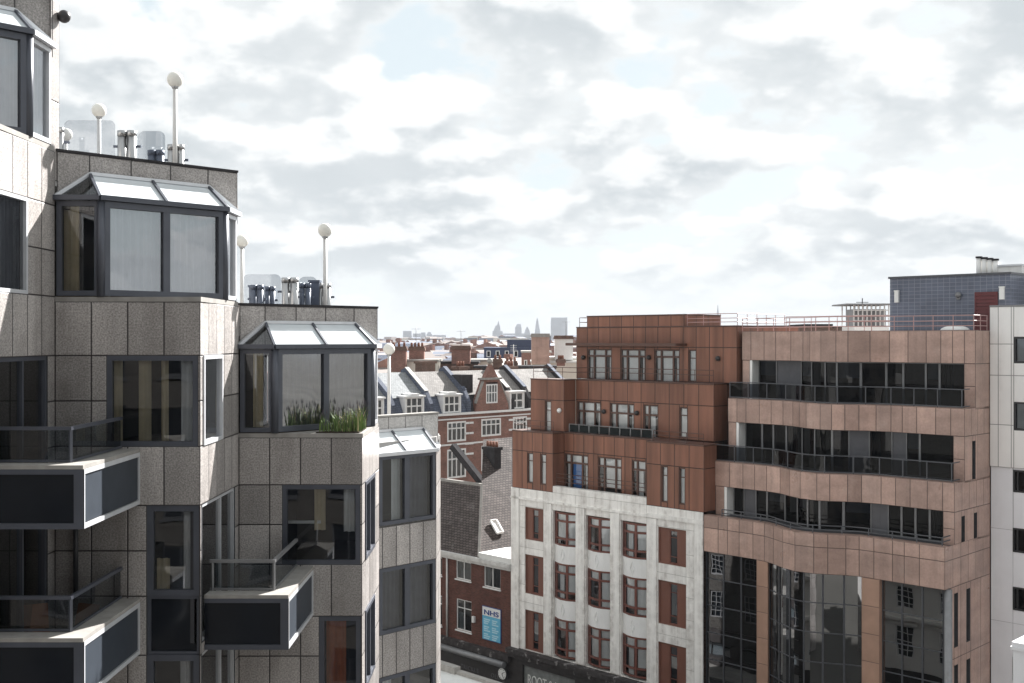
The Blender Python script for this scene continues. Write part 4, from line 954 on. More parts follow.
for k, (d, zb, zt) in enumerate(BB):
    q = MB(); ua = uG0 if k == 0 else F.U({1: 715, 2: 728, 3: 742}[k], d); ub = uG1
    us = [ua]; rnd = random.Random(40+k)
    while us[-1] < ub-0.5: us.append(us[-1]+rnd.choice((0.62, 0.78, 0.9, 1.0)))
    us = us[:-1]+[ub]
    zs = [zb, zb+(zt-zb)*0.66, zt] if k == 0 else [zb, zt]
    q.panels(FW, us, zs, (), d, 0, 0, 0.20, seed=k)
    q.box(FW, ua, ub-0.03, d-0.45, d-0.09, zb+0.003, zt-0.003, 1); q.box(FW, ua, ub-0.01, d-0.45, d-0.03, zt-0.03, zt+0.012, 0); q.box(FW, ua, ub-0.08, d-1.9, d-0.45, zt-0.28, zt-0.08, 1)
    # right-hand return of the band
    fs = Fr(F.p(ub, d, 0)[:2], -F.n, F.u); q.panels(fs, splits(0, 5.45+d, 0.9), zs, (), 0.0, 0, 0, 0.08, seed=k+9)
    q.build('stone_band', [M['brownstone'], M['soffit']], stone)
    # glazing below the band, down to the band (or the base) below it
    if k:
        dlow, _, ztl = BB[k-1]; dg = d-0.75; z0, z1 = ztl-0.1, zb
        q = MB(); q.box(FW, ua, ub-0.02, d-1.9, d-0.45, zb+0.02, zb+0.2); q.build('soffit', M['soffit'], stone)
        jl = {1: 726.5, 2: 738.5, 3: 752}[k]; ul = F.U(jl, d); ur = ub-0.58
        q = MB(); q.box(F, ul-0.16, ul, dg, d-0.02, z0, z1-0.002); q.build('end_jamb', M['whitepanel'], stone)
        q = MB(); fe = F.shifted(d-0.01); q.panels(fe, [ur, ub], [z0, (z0+z1)/2, z1-0.002], (), 0.0, 0, 0, 0.08, seed=k+3); q.box(F, ur, ur+0.01, dg, d-0.013, z0, z1-0.002)
        fs = Fr(F.p(ub, d-0.01, 0)[:2], -F.n, F.u)
        q.panels(fs, splits(0, 5.45+d, 1.4), [z0, z1-0.002], [(a_, a_+0.4, z0+0.05, z1-0.3) for a_ in SL[k]], 0.0, 0, 0.2, 0.08, 1, k+5)
        if k < 3:
            for a in SL[k]: q3 = MB(); q3.box(fs, a, a+0.4, -0.22, -0.18, z0, z1-0.3); q3.build('slit_window', M['dark_panel'], stone)
        q.panels(F.shifted(d-0.02), [ua+0.02, ul-0.165], [z0, z1-0.002], (), 0.0, 0, 0, 0.05)
        q.build('stone_pier', [M['brownstone'], M['soffit'], M['dark_panel']], stone)
        us = [ul]
        while us[-1] < ur-0.9: us.append(us[-1]+rnd.choice((0.75, 0.85, 1.15, 1.25)))
        us = us[:-1]+[ur]
        for i in range(len(us)-1):
            a, b = us[i], us[i+1]
            if rnd.random() < 0.22 and 0 < i < len(us)-2:
                q = MB(); q.box(FW, a+0.002, b-0.002, dg-0.06, dg, z0, z1-0.004); q.build('grey_panel', M['grey_panel'], stone); continue
            cur = []
            rr = rnd.random()
            if rr < 0.22: cur = [(0.05, 0.95, 0.62, 0.97, 'blind', False)]  # white blinds also stand in for pale reflections in this glass
            elif rr < 0.40: cur = [(0.05, 0.4, 0.0, 1.0, 'curtain_dark', True)]
            window(stone, FW, a+0.002, b-0.002, z0, z1-0.004, dg, (), (), 0.05, 0.10, 'mullion_pale', 'glass_dark', curtains=cur)
        for a, b in zip(us[:-1], us[1:]): pass
        room(sinn, FW.shifted(0), ul, ur, z0, z1, dg-0.15, 2.2)
        # balustrade on the band below
        dl = dlow-0.14; zr = ztl+(0.95 if k > 1 else 0.42); ue = uG1-0.2; us_ = F.U({1: 722, 2: 716, 3: 730}[k], dl)
        n = max(2, round((ue-us_)/1.25)); q = MB()
        P = [us_+(ue-us_)*i/n for i in range(n+1)]
        m = 40
        for f in ((1.0, 0.08) if k > 1 else (1.0, 0.5)):
            zz = ztl+(zr-ztl)*f
            for i in range(m): q.bar(FW.p(us_+(ue-us_)*i/m, dl, zz), FW.p(us_+(ue-us_)*(i+1)/m, dl, zz), 0.05)
            q.bar(FW.p(ue, dl, zz), FW.p(ue, dl-0.9, zz), 0.05)
        for u in P: q.bar(FW.p(u, dl, ztl), FW.p(u, dl, zr), 0.045)
        bal = q.build('balustrade', M['mullion'], stone)
        if k > 1:
            for a, b in zip(P[:-1], P[1:]): pane_sheet(bal, FW, a+0.04, b-0.04, ztl+0.1, zr-0.05, dl, M['glass_dark'], 'glass_panel')
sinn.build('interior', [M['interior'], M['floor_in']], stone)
# glass base: piers and curtain walls
zb = B0[1]
gi = MB()
q = MB()
pierA, pierB = (U(757), U(768.5)), (U(862), U(880))
for (a, b) in (pierA, pierB): q.panels(F, [a, b], splits(-EYE, zb-0.004, 1.5), (), 0.05, 0, 0, 0.08); q.box(F, a, b, -0.6, 0.046, -EYE, zb-0.004)
q.build('stone_pier', M['orangestone'], stone)
for (a, b, fr, nc) in ((uG0+0.03, pierA[0], F, 3), (pierA[1], pierB[0], FW, 6), (pierB[1], U(941.5), F, 3)):
    a, b = a+0.003, b-0.003; d = -0.25
    zz = [zb-0.005-1.55*i for i in range(9)]
    for i in range(nc):
        p, r = a+(b-a)*i/nc, a+(b-a)*(i+1)/nc
        window(stone, fr, p, r, -EYE+0.1, zb-0.006, d, (), tuple((z-(-EYE+0.1))/(zb+EYE-0.1) for z in zz[1:8]), 0.035, 0.09, 'mullion', 'glass_facade', bw=0.05,
               curtains=[(0.05, 0.95, 0.3, 0.5, 'curtain_dark', False)] if i % 2 else [])
    for z in zz[2:8:2]:
        gi.box(fr, a, b, d-3.0, d-0.25, z-0.2, z+0.1, 1)
    room(gi, fr, a, b, -EYE+0.1, zb-0.01, d-0.2, 3.0)
gi.build('interior', [M['interior'], M['soffit']], stone)
q = MB(); q.tube(F.p(U(945), -0.35, -EYE), F.p(U(945), -0.35, zb-0.003), 0.2, n=14); q.build('corner_column', M['mullion_pale'], stone)
# side wall of the base, with slit windows
fs = Fr(F.p(uG1, 0, 0)[:2], -F.n, F.u); q = MB()
sl_ops = [(1.05, 1.5, zb-3.0, zb-0.35), (2.5, 2.95, zb-3.0, zb-0.35), (1.05, 1.5, zb-6.7, zb-3.9), (2.5, 2.95, zb-6.7, zb-3.9)]
q.panels(fs, splits(0.6, 5.45, 1.2), [-EYE, zb-7.3, zb-3.55, zb-0.003], sl_ops, 0.0, 0, 0.2, 0.08, 1)
q.build('side_wall', [M['brownstone'], M['soffit']], stone)
for (a, b, c, e) in sl_ops: q = MB(); q.box(fs, a, b, -0.22, -0.18, c, e); q.build('slit_window', M['dark_panel'], stone)
q = MB(); q.box(fs, 0.3, 0.6, -0.8, -0.3, -EYE, zb-0.003); q.build('corner_return', M['soffit'], stone)
# body, roof, roof rails
q = MB(); q.box(F, uG0, uG1-0.3, -16, -4.6, -EYE, B3[2]-0.4); q.build('rear_block', M['brownstone'], stone)
q = MB(); q.box(FW, uG0+0.9, uG1-0.4, -9.0, -4.05, B3[2]-0.35, B3[2]-0.12); q.build('flat_roof', M['roof_felt'], stone)
zR = B3[2]
uq0, uq1 = F.U(742.5, -3.75), uG1-0.15
pts = [FW.p(u, -3.75, zR) for u in [uq0+i*(uq1-uq0)/26 for i in range(27)]]+[F.p(uq1, -3.75-i*0.42, zR) for i in range(1, 5)]
mb = MB()
for f in (0.24, 0.5, 0.78):
    for a, b in zip(pts[:-1], pts[1:]): mb.tube(a+Vector((0, 0, f)), b+Vector((0, 0, f)), 0.022, n=6)
for p in pts[::2]: mb.tube(p, p+Vector((0, 0, 0.78)), 0.022, n=6)
mb.build('roof_railing', M['pinkrail'], stone, merge=False)
railing(stone, [F.p(uG0+0.2, -8.6, zR-0.1), F.p(uG0+9, -8.6, zR-0.1)], 1.05, M['pinkrail'], (1.0, 0.7, 0.4), 0.022, 1.6, 'roof_railing')

# ================================================================== BLUE BLOCK ROOF PLANT ROOM behind, flues, far roof kiosk
dP = -8.0
pr = thing('plant_room', 'blue grey glazed block plant room standing on the roof above the railing', 'building', tuple(F.p(26, dP-3, zR)))
pa_, pb_ = F.U(890, dP), F.U(1010, dP); zt = F.Z(890, 279, dP); zb_ = zR-0.3
q = MB(); q.box(F, pa_, pb_, dP-6, dP, zb_, zt); q.build('wall', M['glazedbrick'], pr)
q = MB(); q.box(F, pa_-0.08, pb_+0.08, dP-6.08, dP+0.08, zt+0.002, zt+0.12); q.build('roof_edge', M['mullion'], pr)
q = MB(); da, db = F.U(975, dP), F.U(998, dP); zd = F.Z(985, 292, dP)
for i in range(12): q.box(F, da+0.06, db-0.06, dP+0.01, dP+0.05, zb_+0.1+i*(zd-zb_-0.1)/12, zb_+0.04+(i+1)*(zd-zb_-0.1)/12)
ring(q, F, da, db, zb_, zd, dP+0.002, dP+0.07, 0.07); q.box(F, da+0.06, db-0.06, dP+0.002, dP+0.008, zb_, zd-0.05); q.build('louvre_door', M['redpaint'], pr)
for x, y in ((897.5, 297), (1002.5, 293.5)):
    u, z = F.U(x, dP), F.Z(x, y, dP); q = MB(); q.box(F, u-0.12, u+0.12, dP+0.002, dP+0.16, z-0.32, z+0.32); q.box(F, u-0.14, u+0.14, dP+0.004, dP+0.18, z+0.322, z+0.38); q.build('wall_lamp', M['lamp_white'], pr)
u, z = F.U(959, dP), F.Z(959, 295, dP); q = MB(); q.ball(F.p(u, dP+0.12, z), 0.17, n=10, m=8); q.box(F, u-0.1, u+0.1, dP+0.002, dP+0.1, z-0.25, z-0.1); q.build('flood_lamp', M['mullion_pale'], pr)
for i, x in enumerate((979, 984.5, 990, 995.5)):
    u = F.U(x, dP-3); ft = thing('roof_flue', ['leftmost and tallest of four pale flues on the blue plant room', 'second of four pale flues from the left on the plant room', 'third of four pale flues from the left on the plant room', 'rightmost of four pale flues, nearest the white roof box'][i], 'flue', tuple(F.p(u, dP-3, zt+0.1)), 'flues on the plant room roof')
    q = MB(); q.tube(F.p(u, dP-3, zt), F.p(u, dP-3, zt+1.15-0.06*i), 0.15, n=12); q.build('pipe', M['whitepanel'], ft)
    q = MB(); q.tube(F.p(u, dP-3, zt+1.16-0.06*i), F.p(u, dP-3, zt+1.26-0.06*i), 0.19, n=12); q.build('cap', M['lead'], ft)
vb = thing('roof_box', 'pale metal vent box on the plant room roof right of the four flues', 'vent', tuple(F.p(F.U(1010, dP-3), dP-3, zt+0.1)))
q = MB(); a, b = F.U(998, dP-3), F.U(1022, dP-3); q.box(F, a, b, dP-4.2, dP-3, zt+0.12, zt+0.62); q.build('casing', M['whitepanel'], vb)
q = MB(); q.box(F, a-0.08, b+0.08, dP-4.28, dP-2.92, zt+0.622, zt+0.72); q.build('lid', M['frame_pale'], vb)
pr2 = MB(); pr2.box(F, pb_+0.003, pb_+3.5, dP-7, dP-2.2, zb_, zt-0.1); pr2.build('rear_wall', M['mullion_pale'], pr)
du = thing('roof_dome', 'low white dome roof light beside the foot of the blue plant room', 'roof light', tuple(F.p(F.U(955, -6), -6, zR)))
q = MB(); q.ball(F.p(F.U(955, -6), -6, zR+0.02), 0.75, n=16, m=8, sz=0.36); q.build('dome', M['lamp_white'], du)
q = MB(); q.tube(F.p(F.U(955, -6), -6, zR-0.15), F.p(F.U(955, -6), -6, zR+0.04), 0.8, n=16); q.build('kerb', M['mullion_pale'], du)

# ================================================================== WHITE CLAD BUILDING at the right edge
white = thing('white_building', 'white panelled building with small black framed windows at the right edge', 'building', tuple(F.p(34, -8, -EYE)))
dW = -5.45; FWh = F.shifted(dW); uW0 = F.U(990.5, dW); uW1 = uW0+9
ztw = F.Z(990, 307, dW); zmid = F.Z(990, 466, dW)
wn = [F.Z(1015, y, dW) for y in (337, 363, 402, 430)]; wl = [F.Z(1015, y, dW) for y in (470, 492, 528, 552, 587, 610)]
uw = F.U(1014.5, dW); wi = MB()
opsU = [(uw, uw+1.5, wn[1], wn[0]), (uw, uw+1.5, wn[3], wn[2])]; opsL = [(uw-0.06, uw+1.3, wl[1], wl[0]), (uw-0.08, uw+1.3, wl[3], wl[2]), (uw-0.08, uw+1.3, wl[5], wl[4])]
opsL += [(uw-0.08, uw+1.3, wl[5]-3.6*i, wl[4]-3.6*i) for i in (1, 2)]
q = MB(); q.panels(FWh, [uW0, F.U(999, dW), F.U(1012, dW), uW0+3.0, uW0+5, uW0+7, uW1], [zmid+0.003]+[F.Z(990, y, dW) for y in (424, 375, 344)]+[ztw], opsU, 0.10, 0, 0.3, 0.03, 1)
q2 = MB(); q2.box(FWh, uW0, uW1, -0.3, 0.13, ztw, ztw+0.08); q2.build('roof_edge', M['mullion_pale'], white)
q.fq(FWh, [(uW0, 0.0, zmid), (uW1, 0.0, zmid), (uW1, 0.10, zmid), (uW0, 0.10, zmid)], 0)
fl = Fr(FWh.p(uW0, -6, 0)[:2], F.n, -F.u); q2 = MB(); q2.panels(fl, [0, 2, 4, 6.1], [zmid+0.003, 0, ztw], (), 0.0, 0, 0, 0.03); q2.build('side_cladding', M['whitepanel'], white)
q.build('upper_cladding', [M['whitepanel'], M['black'], M['mullion_pale']], white)
q = MB(); q.panels(FWh, [uW0+0.02, uW0+3.4, uW1], [-EYE, F.Z(995, 620, dW), F.Z(995, 528, dW), zmid], opsL, 0.0, 0, 0.3, 0.02, 1); q.build('lower_wall', [M['whitewall'], M['black']], white); q = MB(); q.panels(fl, [0, 5.95], [-EYE, zmid], (), -0.02, 0, 0, 0.02); q.build('side_wall', M['whitewall'], white)
for (a, b, c, e) in opsU: window(white, FWh, a, b, c, e, -0.02, (0.5,), (), 0.09, 0.2, 'black', 'glass_dim', curtains=[(0.05, 0.95, 0.05, 0.95, 'blind', False)]); room(wi, FWh, a, b, c, e, -0.2, 1.5)
for (a, b, c, e) in opsL: window(white, FWh, a, b, c, e, -0.05, (0.16,), (), 0.08, 0.16, 'black', 'glass_dark'); room(wi, FWh, a, b, c, e, -0.2, 1.5)
wi.build('interior', [M['interior'], M['floor_in']], white)
q = MB(); q.box(FWh, uW0+0.1, uW1, -10, -5.9, -EYE, ztw-0.3); q.build('rear_block', M['whitewall'], white)
wp = thing('rendered_building', 'white rendered building corner with a moulded cap at the bottom right corner', 'building', (19, 33, 0))
fq_ = Fr((0, 75-25.4), (1, -1), (-1, -1)).shifted(0); ua = fq_.U(1013.0); z_ = fq_.Z(1016, 650)
q = MB(); q.box(fq_, ua, ua+6, -6, 0, -EYE, z_); q.build('wall', M['whitewall'], wp)
q = MB(); q.box(fq_, ua-0.06, ua+6.1, -6.1, 0.06, z_+0.002, z_+0.10); q.box(fq_, ua-0.03, ua+6.05, -6.05, 0.03, z_+0.102, z_+0.24); q.build('cornice', M['whitewall'], wp)

# ================================================================== BRICK BUILDING with the health sign
brick = thing('brick_building', 'dark red brick corner building with white sash windows and a tiled hipped roof', 'building', tuple(F.p(-5, -5, -EYE)))
bu0, bu1 = -14.0, -0.02; ze = -15.45; bi = MB()
def bw(x0, x1, y0, y1, xr):
    return (U(x0), U(x1), Z(xr, y1), Z(xr, y0))
wins = [bw(456, 471, 561.5, 580, 464), bw(484, 500.5, 567, 588, 492), bw(456.3, 471.5, 600, 631, 464)]
wins += [bw(436-8, 436+6, 556, 574, 434), bw(428, 442, 594, 624, 434)]
zs0 = Z(475, 644)
q = MB(); q.sheet(F, bu0, bu1, zs0, ze+0.15, wins, 0.0, 0.2, 0); q.build('brick_wall', M['redbrick'], brick)
for i, (a, b, c, e) in enumerate(wins):
    window(brick, F, a, b, c, e, -0.10, (0.5,), (0.72,) if i in (2, 4) else (), 0.07, 0.08, 'white', 'glass_dim', bw=0.06, sill=0.08,
           curtains=[[(0.1, 0.95, 0.0, 0.5, 'curtain_dark', True)], [(0.02, 0.98, 0.0, 1.0, 'curtain_dark', True)], [(0.05, 0.45, 0.0, 0.55, 'blind', False)], [], []][i])
    room(bi, F, a, b, c, e, -0.2, 1.6)
a, b, c, e = wins[2]
bi.build('interior', [M['interior'], M['floor_in']], brick)
q = MB(); q.box(F, bu0, bu1, 0.0, 0.32, ze-0.02, ze+0.24); q.box(F, bu0, bu1, 0.0, 0.2, ze-0.22, ze-0.023); q.build('gutter', M['gutter'], brick)
q = MB(); q.tube(F.p(U(448), 0.1, zs0), F.p(U(448), 0.1, ze-0.2), 0.07); q.build('downpipe', M['gutter'], brick)
q = MB(); q.box(F, U(473.5), U(475.5), 0.003, 0.18, Z(474, 622), Z(474, 616)); q.build('alarm_box', M['lamp_white'], brick)
# shop front below
zc0 = zs0; q = MB(); q.box(F, bu0, bu1, 0.0, 0.35, zc0-0.45, zc0-0.003); q.build('shop_cornice', M['ledge'], brick)
q = MB(); q.tube(F.p(U(443), 0.38, zc0-0.72), F.p(U(508), 0.38, zc0-0.72), 0.22, n=14); q.build('awning_roll', M['mullion_pale'], brick)
q = MB(); q.sheet(F, bu0, bu1, -EYE, zc0-0.46, [(U(444), U(470), -EYE+0.5, zc0-2.9), (U(474), U(508), -EYE+0.5, zc0-2.9)], 0.03, 0.3, 0); q.box(F, bu0, bu1, 0.033, 0.12, zc0-2.55, zc0-2.45); q.build('shop_fascia', M['fascia'], brick)
for (a, b) in ((U(444), U(470)), (U(474), U(508))): window(brick, F, a, b, -EYE+0.5, zc0-2.9, -0.15, (0.5,), (0.8,), 0.07, 0.1, 'black', 'glass_dim')
text_mesh('sign_letters', 'TRICKLE', 0.42, M['letter_grey'], F, U(470), 0.04, zc0-1.95, brick, spacing=1.2)
text_mesh('sign_letters', 'OLD', 0.42, M['letter_grey'], F, U(496), 0.04, zc0-1.95, brick, spacing=1.2)
# roofs: hipped front range, a second range square to it, flat lead roof in the corner
zr, rr = -10.9, 4.0
hu = U(476); eaz = ze+0.24
q = MB()
def rp(u, d, z): return F.p(u, d, z)
hb, ht = rp(hu+0.35, 0.05, eaz), rp(hu+0.35-rr, -rr, zr)
q.face([rp(bu0, 0.05, eaz), hb, ht, rp(bu0, -rr, zr)], 0, [(bu0, 0), (hu, 0), (hu-rr, 6), (bu0, 6)])
q.build('front_roof', M['slate'], brick)
q = MB()
q.face([hb, rp(hu+0.35, -13, eaz), rp(hu+0.35-rr-3, -13, zr+3.0), rp(hu+0.35-rr-3, -rr-3.0, zr+3.0)], 0, [(0.05, 0), (13, 0), (13, 10), (rr+3, 10)])
q.face([rp(hu-1.0, -7.2, zr-0.6), rp(bu1+0.1, -7.2, eaz-0.4), rp(bu1+0.1, -16, eaz-0.4), rp(hu-1.0, -16, zr-0.6)][::1], 0, [(7.2, 6), (7.2, 0), (16, 0), (16, 6)])
q.build('side_roof', M['slate_pale'] if False else M['slate'], brick)
q = MB(); q.bar(hb, ht, 0.2, 0.14); q.bar(ht, rp(bu0, -rr, zr), 0.26, 0.2); q.build('ridge_tiles', M['coping'], brick)
q = MB(); q.box(F, hu+0.3, bu1, -6.5, 0.05, eaz, eaz+0.35); q.build('flat_roof', M['lead_pale'], brick)
# sloping party wall and chimney stack
def on(x, y, d): return rp(F.U(x, d), d, F.Z(x, y, d))
q = MB(); q.bar(on(453, 446, -6.4), on(491, 494, -6.4), 0.5, 0.5); q.build('party_wall', M['lead'], brick)
cs_d = -6.3; q = MB(); ca, cb = F.U(483.5, cs_d), F.U(494.5, cs_d); q.box(F, ca, cb, cs_d-0.7, cs_d, F.Z(489, 500, cs_d), F.Z(489, 450, cs_d)); q.box(F, ca-0.1, cb+0.1, cs_d-0.8, cs_d+0.1, F.Z(489, 450, cs_d)+0.002, F.Z(489, 447, cs_d)); ch = q.build('chimney', M['lead'], brick)
for i in range(4):
    u = ca+0.12+(cb-ca-0.24)*i/3; q = MB(); z0 = F.Z(489, 447, cs_d); q.tube(F.p(u, cs_d-0.35, z0), F.p(u, cs_d-0.35, z0+0.42), 0.12, 0.10, 8); q.build('chimney_pot', M['terracotta'], ch)
# roof light
q = MB(); a0 = F.p(hu+0.35-1.55, -2.4, eaz+1.85); sl_v = (F.n*1.0)
ru, rd = hu+0.35-1.35, -3.0
c0 = [rp(ru+du, rd+dd, eaz+1.35*1.138-du*1.138+0.10) for du, dd in ((0.35, -0.3), (0.35, 0.3), (-0.35, 0.3), (-0.35, -0.3))]
q.face([c0[1], c0[0], c0[3], c0[2]]); 
for i in range(4): q.bar(c0[i], c0[(i+1) % 4], 0.12, 0.14)
q.build('roof_light', M['white'], brick)
q = MB(); q.box(F, bu0, bu1, -12, -0.6, -EYE, ze); q.build('rear_block', M['sootbrick'], brick)
# sign and clock
sg = thing('wall_sign', 'pale blue and white health service sign fixed on the dark red brick wall', 'sign', tuple(F.p(U(492), 0.05, Z(492, 640))))
a, b, c, e = U(483.2), U(501), Z(492, 640.5), Z(492, 608)
zh = e-(e-c)*0.27
q = MB(); q.box(F, a, b, 0.004, 0.07, c, zh-0.002); q.build('blue_board', M['sign_cyan'], sg)
q = MB(); q.box(F, a, b, 0.004, 0.075, zh, e); q.build('white_board', M['lamp_white'], sg)
q = MB(); ring(q, F, a-0.04, b+0.04, c-0.04, e+0.04, 0.003, 0.06, 0.038); q.build('edge_frame', M['nhs_blue'], sg)
text_mesh('sign_letters', 'NHS', 0.46, M['nhs_blue'], F, (a+b)/2, 0.078, zh+0.09, sg, width=(b-a)*0.82, offset=0.012)
for i in range(3):
    for j in range(2):
        q = MB(); u = a+(b-a)*(0.08+0.46*j); z = zh-(zh-c)*(0.10+0.31*i)
        for r in range(3): q.box(F, u, u+(b-a)*(0.36-0.06*((r+i+j) % 3)), 0.072, 0.078, z-0.13-r*0.14, z-0.04-r*0.14)
        q.build('text_block', M['sign_pale'], sg)
ck = thing('wall_clock', 'round white clock on the black shop front beside the light stone building', 'clock', tuple(F.p(U(506.5), 0.3, Z(506.5, 672.5))))
cu_, cz_ = U(506.5), Z(506.5, 672.5); q = MB(); q.tube(F.p(cu_, 0.25, cz_), F.p(cu_, 0.42, cz_), 0.40, n=28); q.build('case', M['black'], ck)
q = MB(); q.tube(F.p(cu_, 0.421, cz_), F.p(cu_, 0.43, cz_), 0.375, n=28); q.build('dial', M['lamp_white'], ck)
q = MB()
for i in range(12):
    t_ = i*math.pi/6; q.bar(F.p(cu_+0.28*math.sin(t_), 0.437, cz_+0.28*math.cos(t_)), F.p(cu_+0.34*math.sin(t_), 0.437, cz_+0.34*math.cos(t_)), 0.035, 0.01, up=Vector((-S2, -S2, 0)))
q.build('hour_marks', M['black'], ck)
for (ln, t_) in ((0.2, 0.9), (0.29, 2.6)):
    q = MB(); q.bar(F.p(cu_, 0.44, cz_), F.p(cu_+ln*math.sin(t_), 0.44, cz_+ln*math.cos(t_)), 0.04, 0.01, up=Vector((-S2, -S2, 0))); q.build('hand', M['black'], ck)
q = MB(); q.box(F, cu_-0.05, cu_+0.05, 0.055, 0.25, cz_-0.05, cz_+0.05); q.build('bracket', M['black'], ck)

# ================================================================== STUCCO BUILDING across the street (its pale flat roof shows; its front is mirrored in the dark glass)
so = 49.8
stc = thing('stucco_building', 'cream stucco building across the street, its pale flat roof showing below the black shop front', 'building', (-10, 56, 0))
FS = Fr((0, so), (-1, 1), (1, 1)); zsr = -334*52.0/FPX
su0, su1 = -6.0, 34.0; si = MB(); sops = []
for i in range(13):
    u = su0+1.2+i*3.0
    sops += [(u, u+1.3, zsr-2.5, zsr-0.9), (u, u+1.3, zsr-5.7, zsr-3.6)]
us_ = 2.3
q = MB(); q.sheet(FS, su0, us_, zsr-6.6, zsr+0.02, [o for o in sops if o[1] < us_], 0.0, 0.2); q.build('front_wall', M['stucco'], stc)
q = MB(); q.sheet(FS, us_, su1, zsr-6.6, zsr+0.02, [o for o in sops if o[0] > us_], 0.0, 0.2); q.build('brick_wall', M['darkbrick'], stc)  # unseen dark front added so the glass base mirrors dark here
for (a, b, c, e) in sops:
    window(stc, FS, a, b, c, e, -0.12, (0.33, 0.66), (0.25, 0.5, 0.75), 0.10, 0.08, 'white' if b < us_ else 'mullion_pale', 'glass_dark', bw=0.05); room(si, FS, a, b, c, e, -0.2, 1.0)
q = MB()
for (a, b, c, e) in sops[:6]: q.box(FS, a-0.18, b+0.18, 0.0, 0.12, e+0.05, e+0.25)
q.box(FS, su0, us_, 0.0, 0.35, zsr-0.45, zsr-0.25); q.box(FS, su0, us_, 0.0, 0.25, zsr-3.2, zsr-3.0); q.build('cornice', M['stucco'], stc)
q = MB(); q.sheet(FS, su0, su1, -EYE, zsr-6.6, [(su0+1+i*4.4, su0+4.6+i*4.4, -EYE+0.6, zsr-7.6) for i in range(9)], 0.05, 0.3); q.build('shop_front', M['fascia'], stc)
for i in range(9): window(stc, FS, su0+1+i*4.4, su0+4.6+i*4.4, -EYE+0.6, zsr-7.6, -0.15, (0.5,), (0.8,), 0.08, 0.1, 'black', 'glass_dim')
si.build('interior', [M['interior'], M['floor_in']], stc)
q = MB(); q.box(FS, su0, su1, -9, -0.25, -EYE, zsr-0.05); q.build('flat_roof', M['lead_pale'], stc)
q = MB(); q.box(FS, su0, 3.4, -0.32, -0.02, zsr-0.048, zsr+0.10); q.box(FS, 3.403, su1, -0.42, -0.02, zsr-0.048, zsr+0.26); q.build('roof_kerb', M['coping'], stc)
# taller houses further along, mirrored in the upper windows
tl = thing('stucco_house', 'tall cream stucco house hidden behind the granite block, mirrored in the glass', 'building', (-26, 62, 0))
FT = Fr((-14.0, so+12.0), (-1, 1), (1, 1)); hi_ = MB(); hop = [(1.0+i*3.4, 2.5+i*3.4, -10.5+j*3.6, -8.2+j*3.6) for i in range(6) for j in range(2)]
q = MB(); q.sheet(FT, 0, 21.5, -EYE, -4, hop, 0, 0.2); q.build('front_wall', M['coping'], tl)
for (a, b, c, e) in hop: window(tl, FT, a, b, c, e, -0.12, (0.5,), (0.33, 0.66), 0.1, 0.08, 'white', 'glass_dark', bw=0.06)
q = MB(); q.box(FT, 0, 21.5, -8, -0.25, -EYE, -3.9); q.build('rear_block', M['coping'], tl)

# unseen block added behind the viewpoint: near windows mirror it, facing granite darkens
bk = thing('brick_block', 'unseen dark brick block added behind the viewpoint, mirrored in the granite building windows', 'building', (-14, -14, 0))
FB = Fr((14, -7.0), (-1, 0), (0, 1)); bo = [(1.2+i*3.4, 2.9+i*3.4, -21+j*3.2, -19.1+j*3.2) for i in range(15) for j in range(10)]
q = MB(); q.sheet(FB, 0, 54, -EYE, 12, bo, 0, 0.2); q.build('brick_wall', M['darkbrick'], bk)
q = MB()
for (a, b, c, e) in bo:
    q.box(FB, a-0.05, b+0.05, -0.05, 0.1, c-0.15, c-0.003)
q.build('window_sill', M['mullion'], bk)
q = MB()
for (a, b, c, e) in bo: ring(q, FB, a+0.002, b-0.002, c+0.002, e-0.002, -0.16, -0.08, 0.07); q.box(FB, (a+b)/2-0.03, (a+b)/2+0.03, -0.15, -0.09, c+0.07, e-0.07)
q.build('window_frame', M['mullion'], bk)
q = MB()
for (a, b, c, e) in bo: q.fq(FB, [(a, -0.13, c), (b, -0.13, c), (b, -0.13, e), (a, -0.13, e)])
q.build('pane', M['dark_panel'], bk)
q = MB(); q.box(FB, 0, 54, -9, -0.25, -EYE, 11.9); q.build('rear_block', M['darkbrick'], bk)

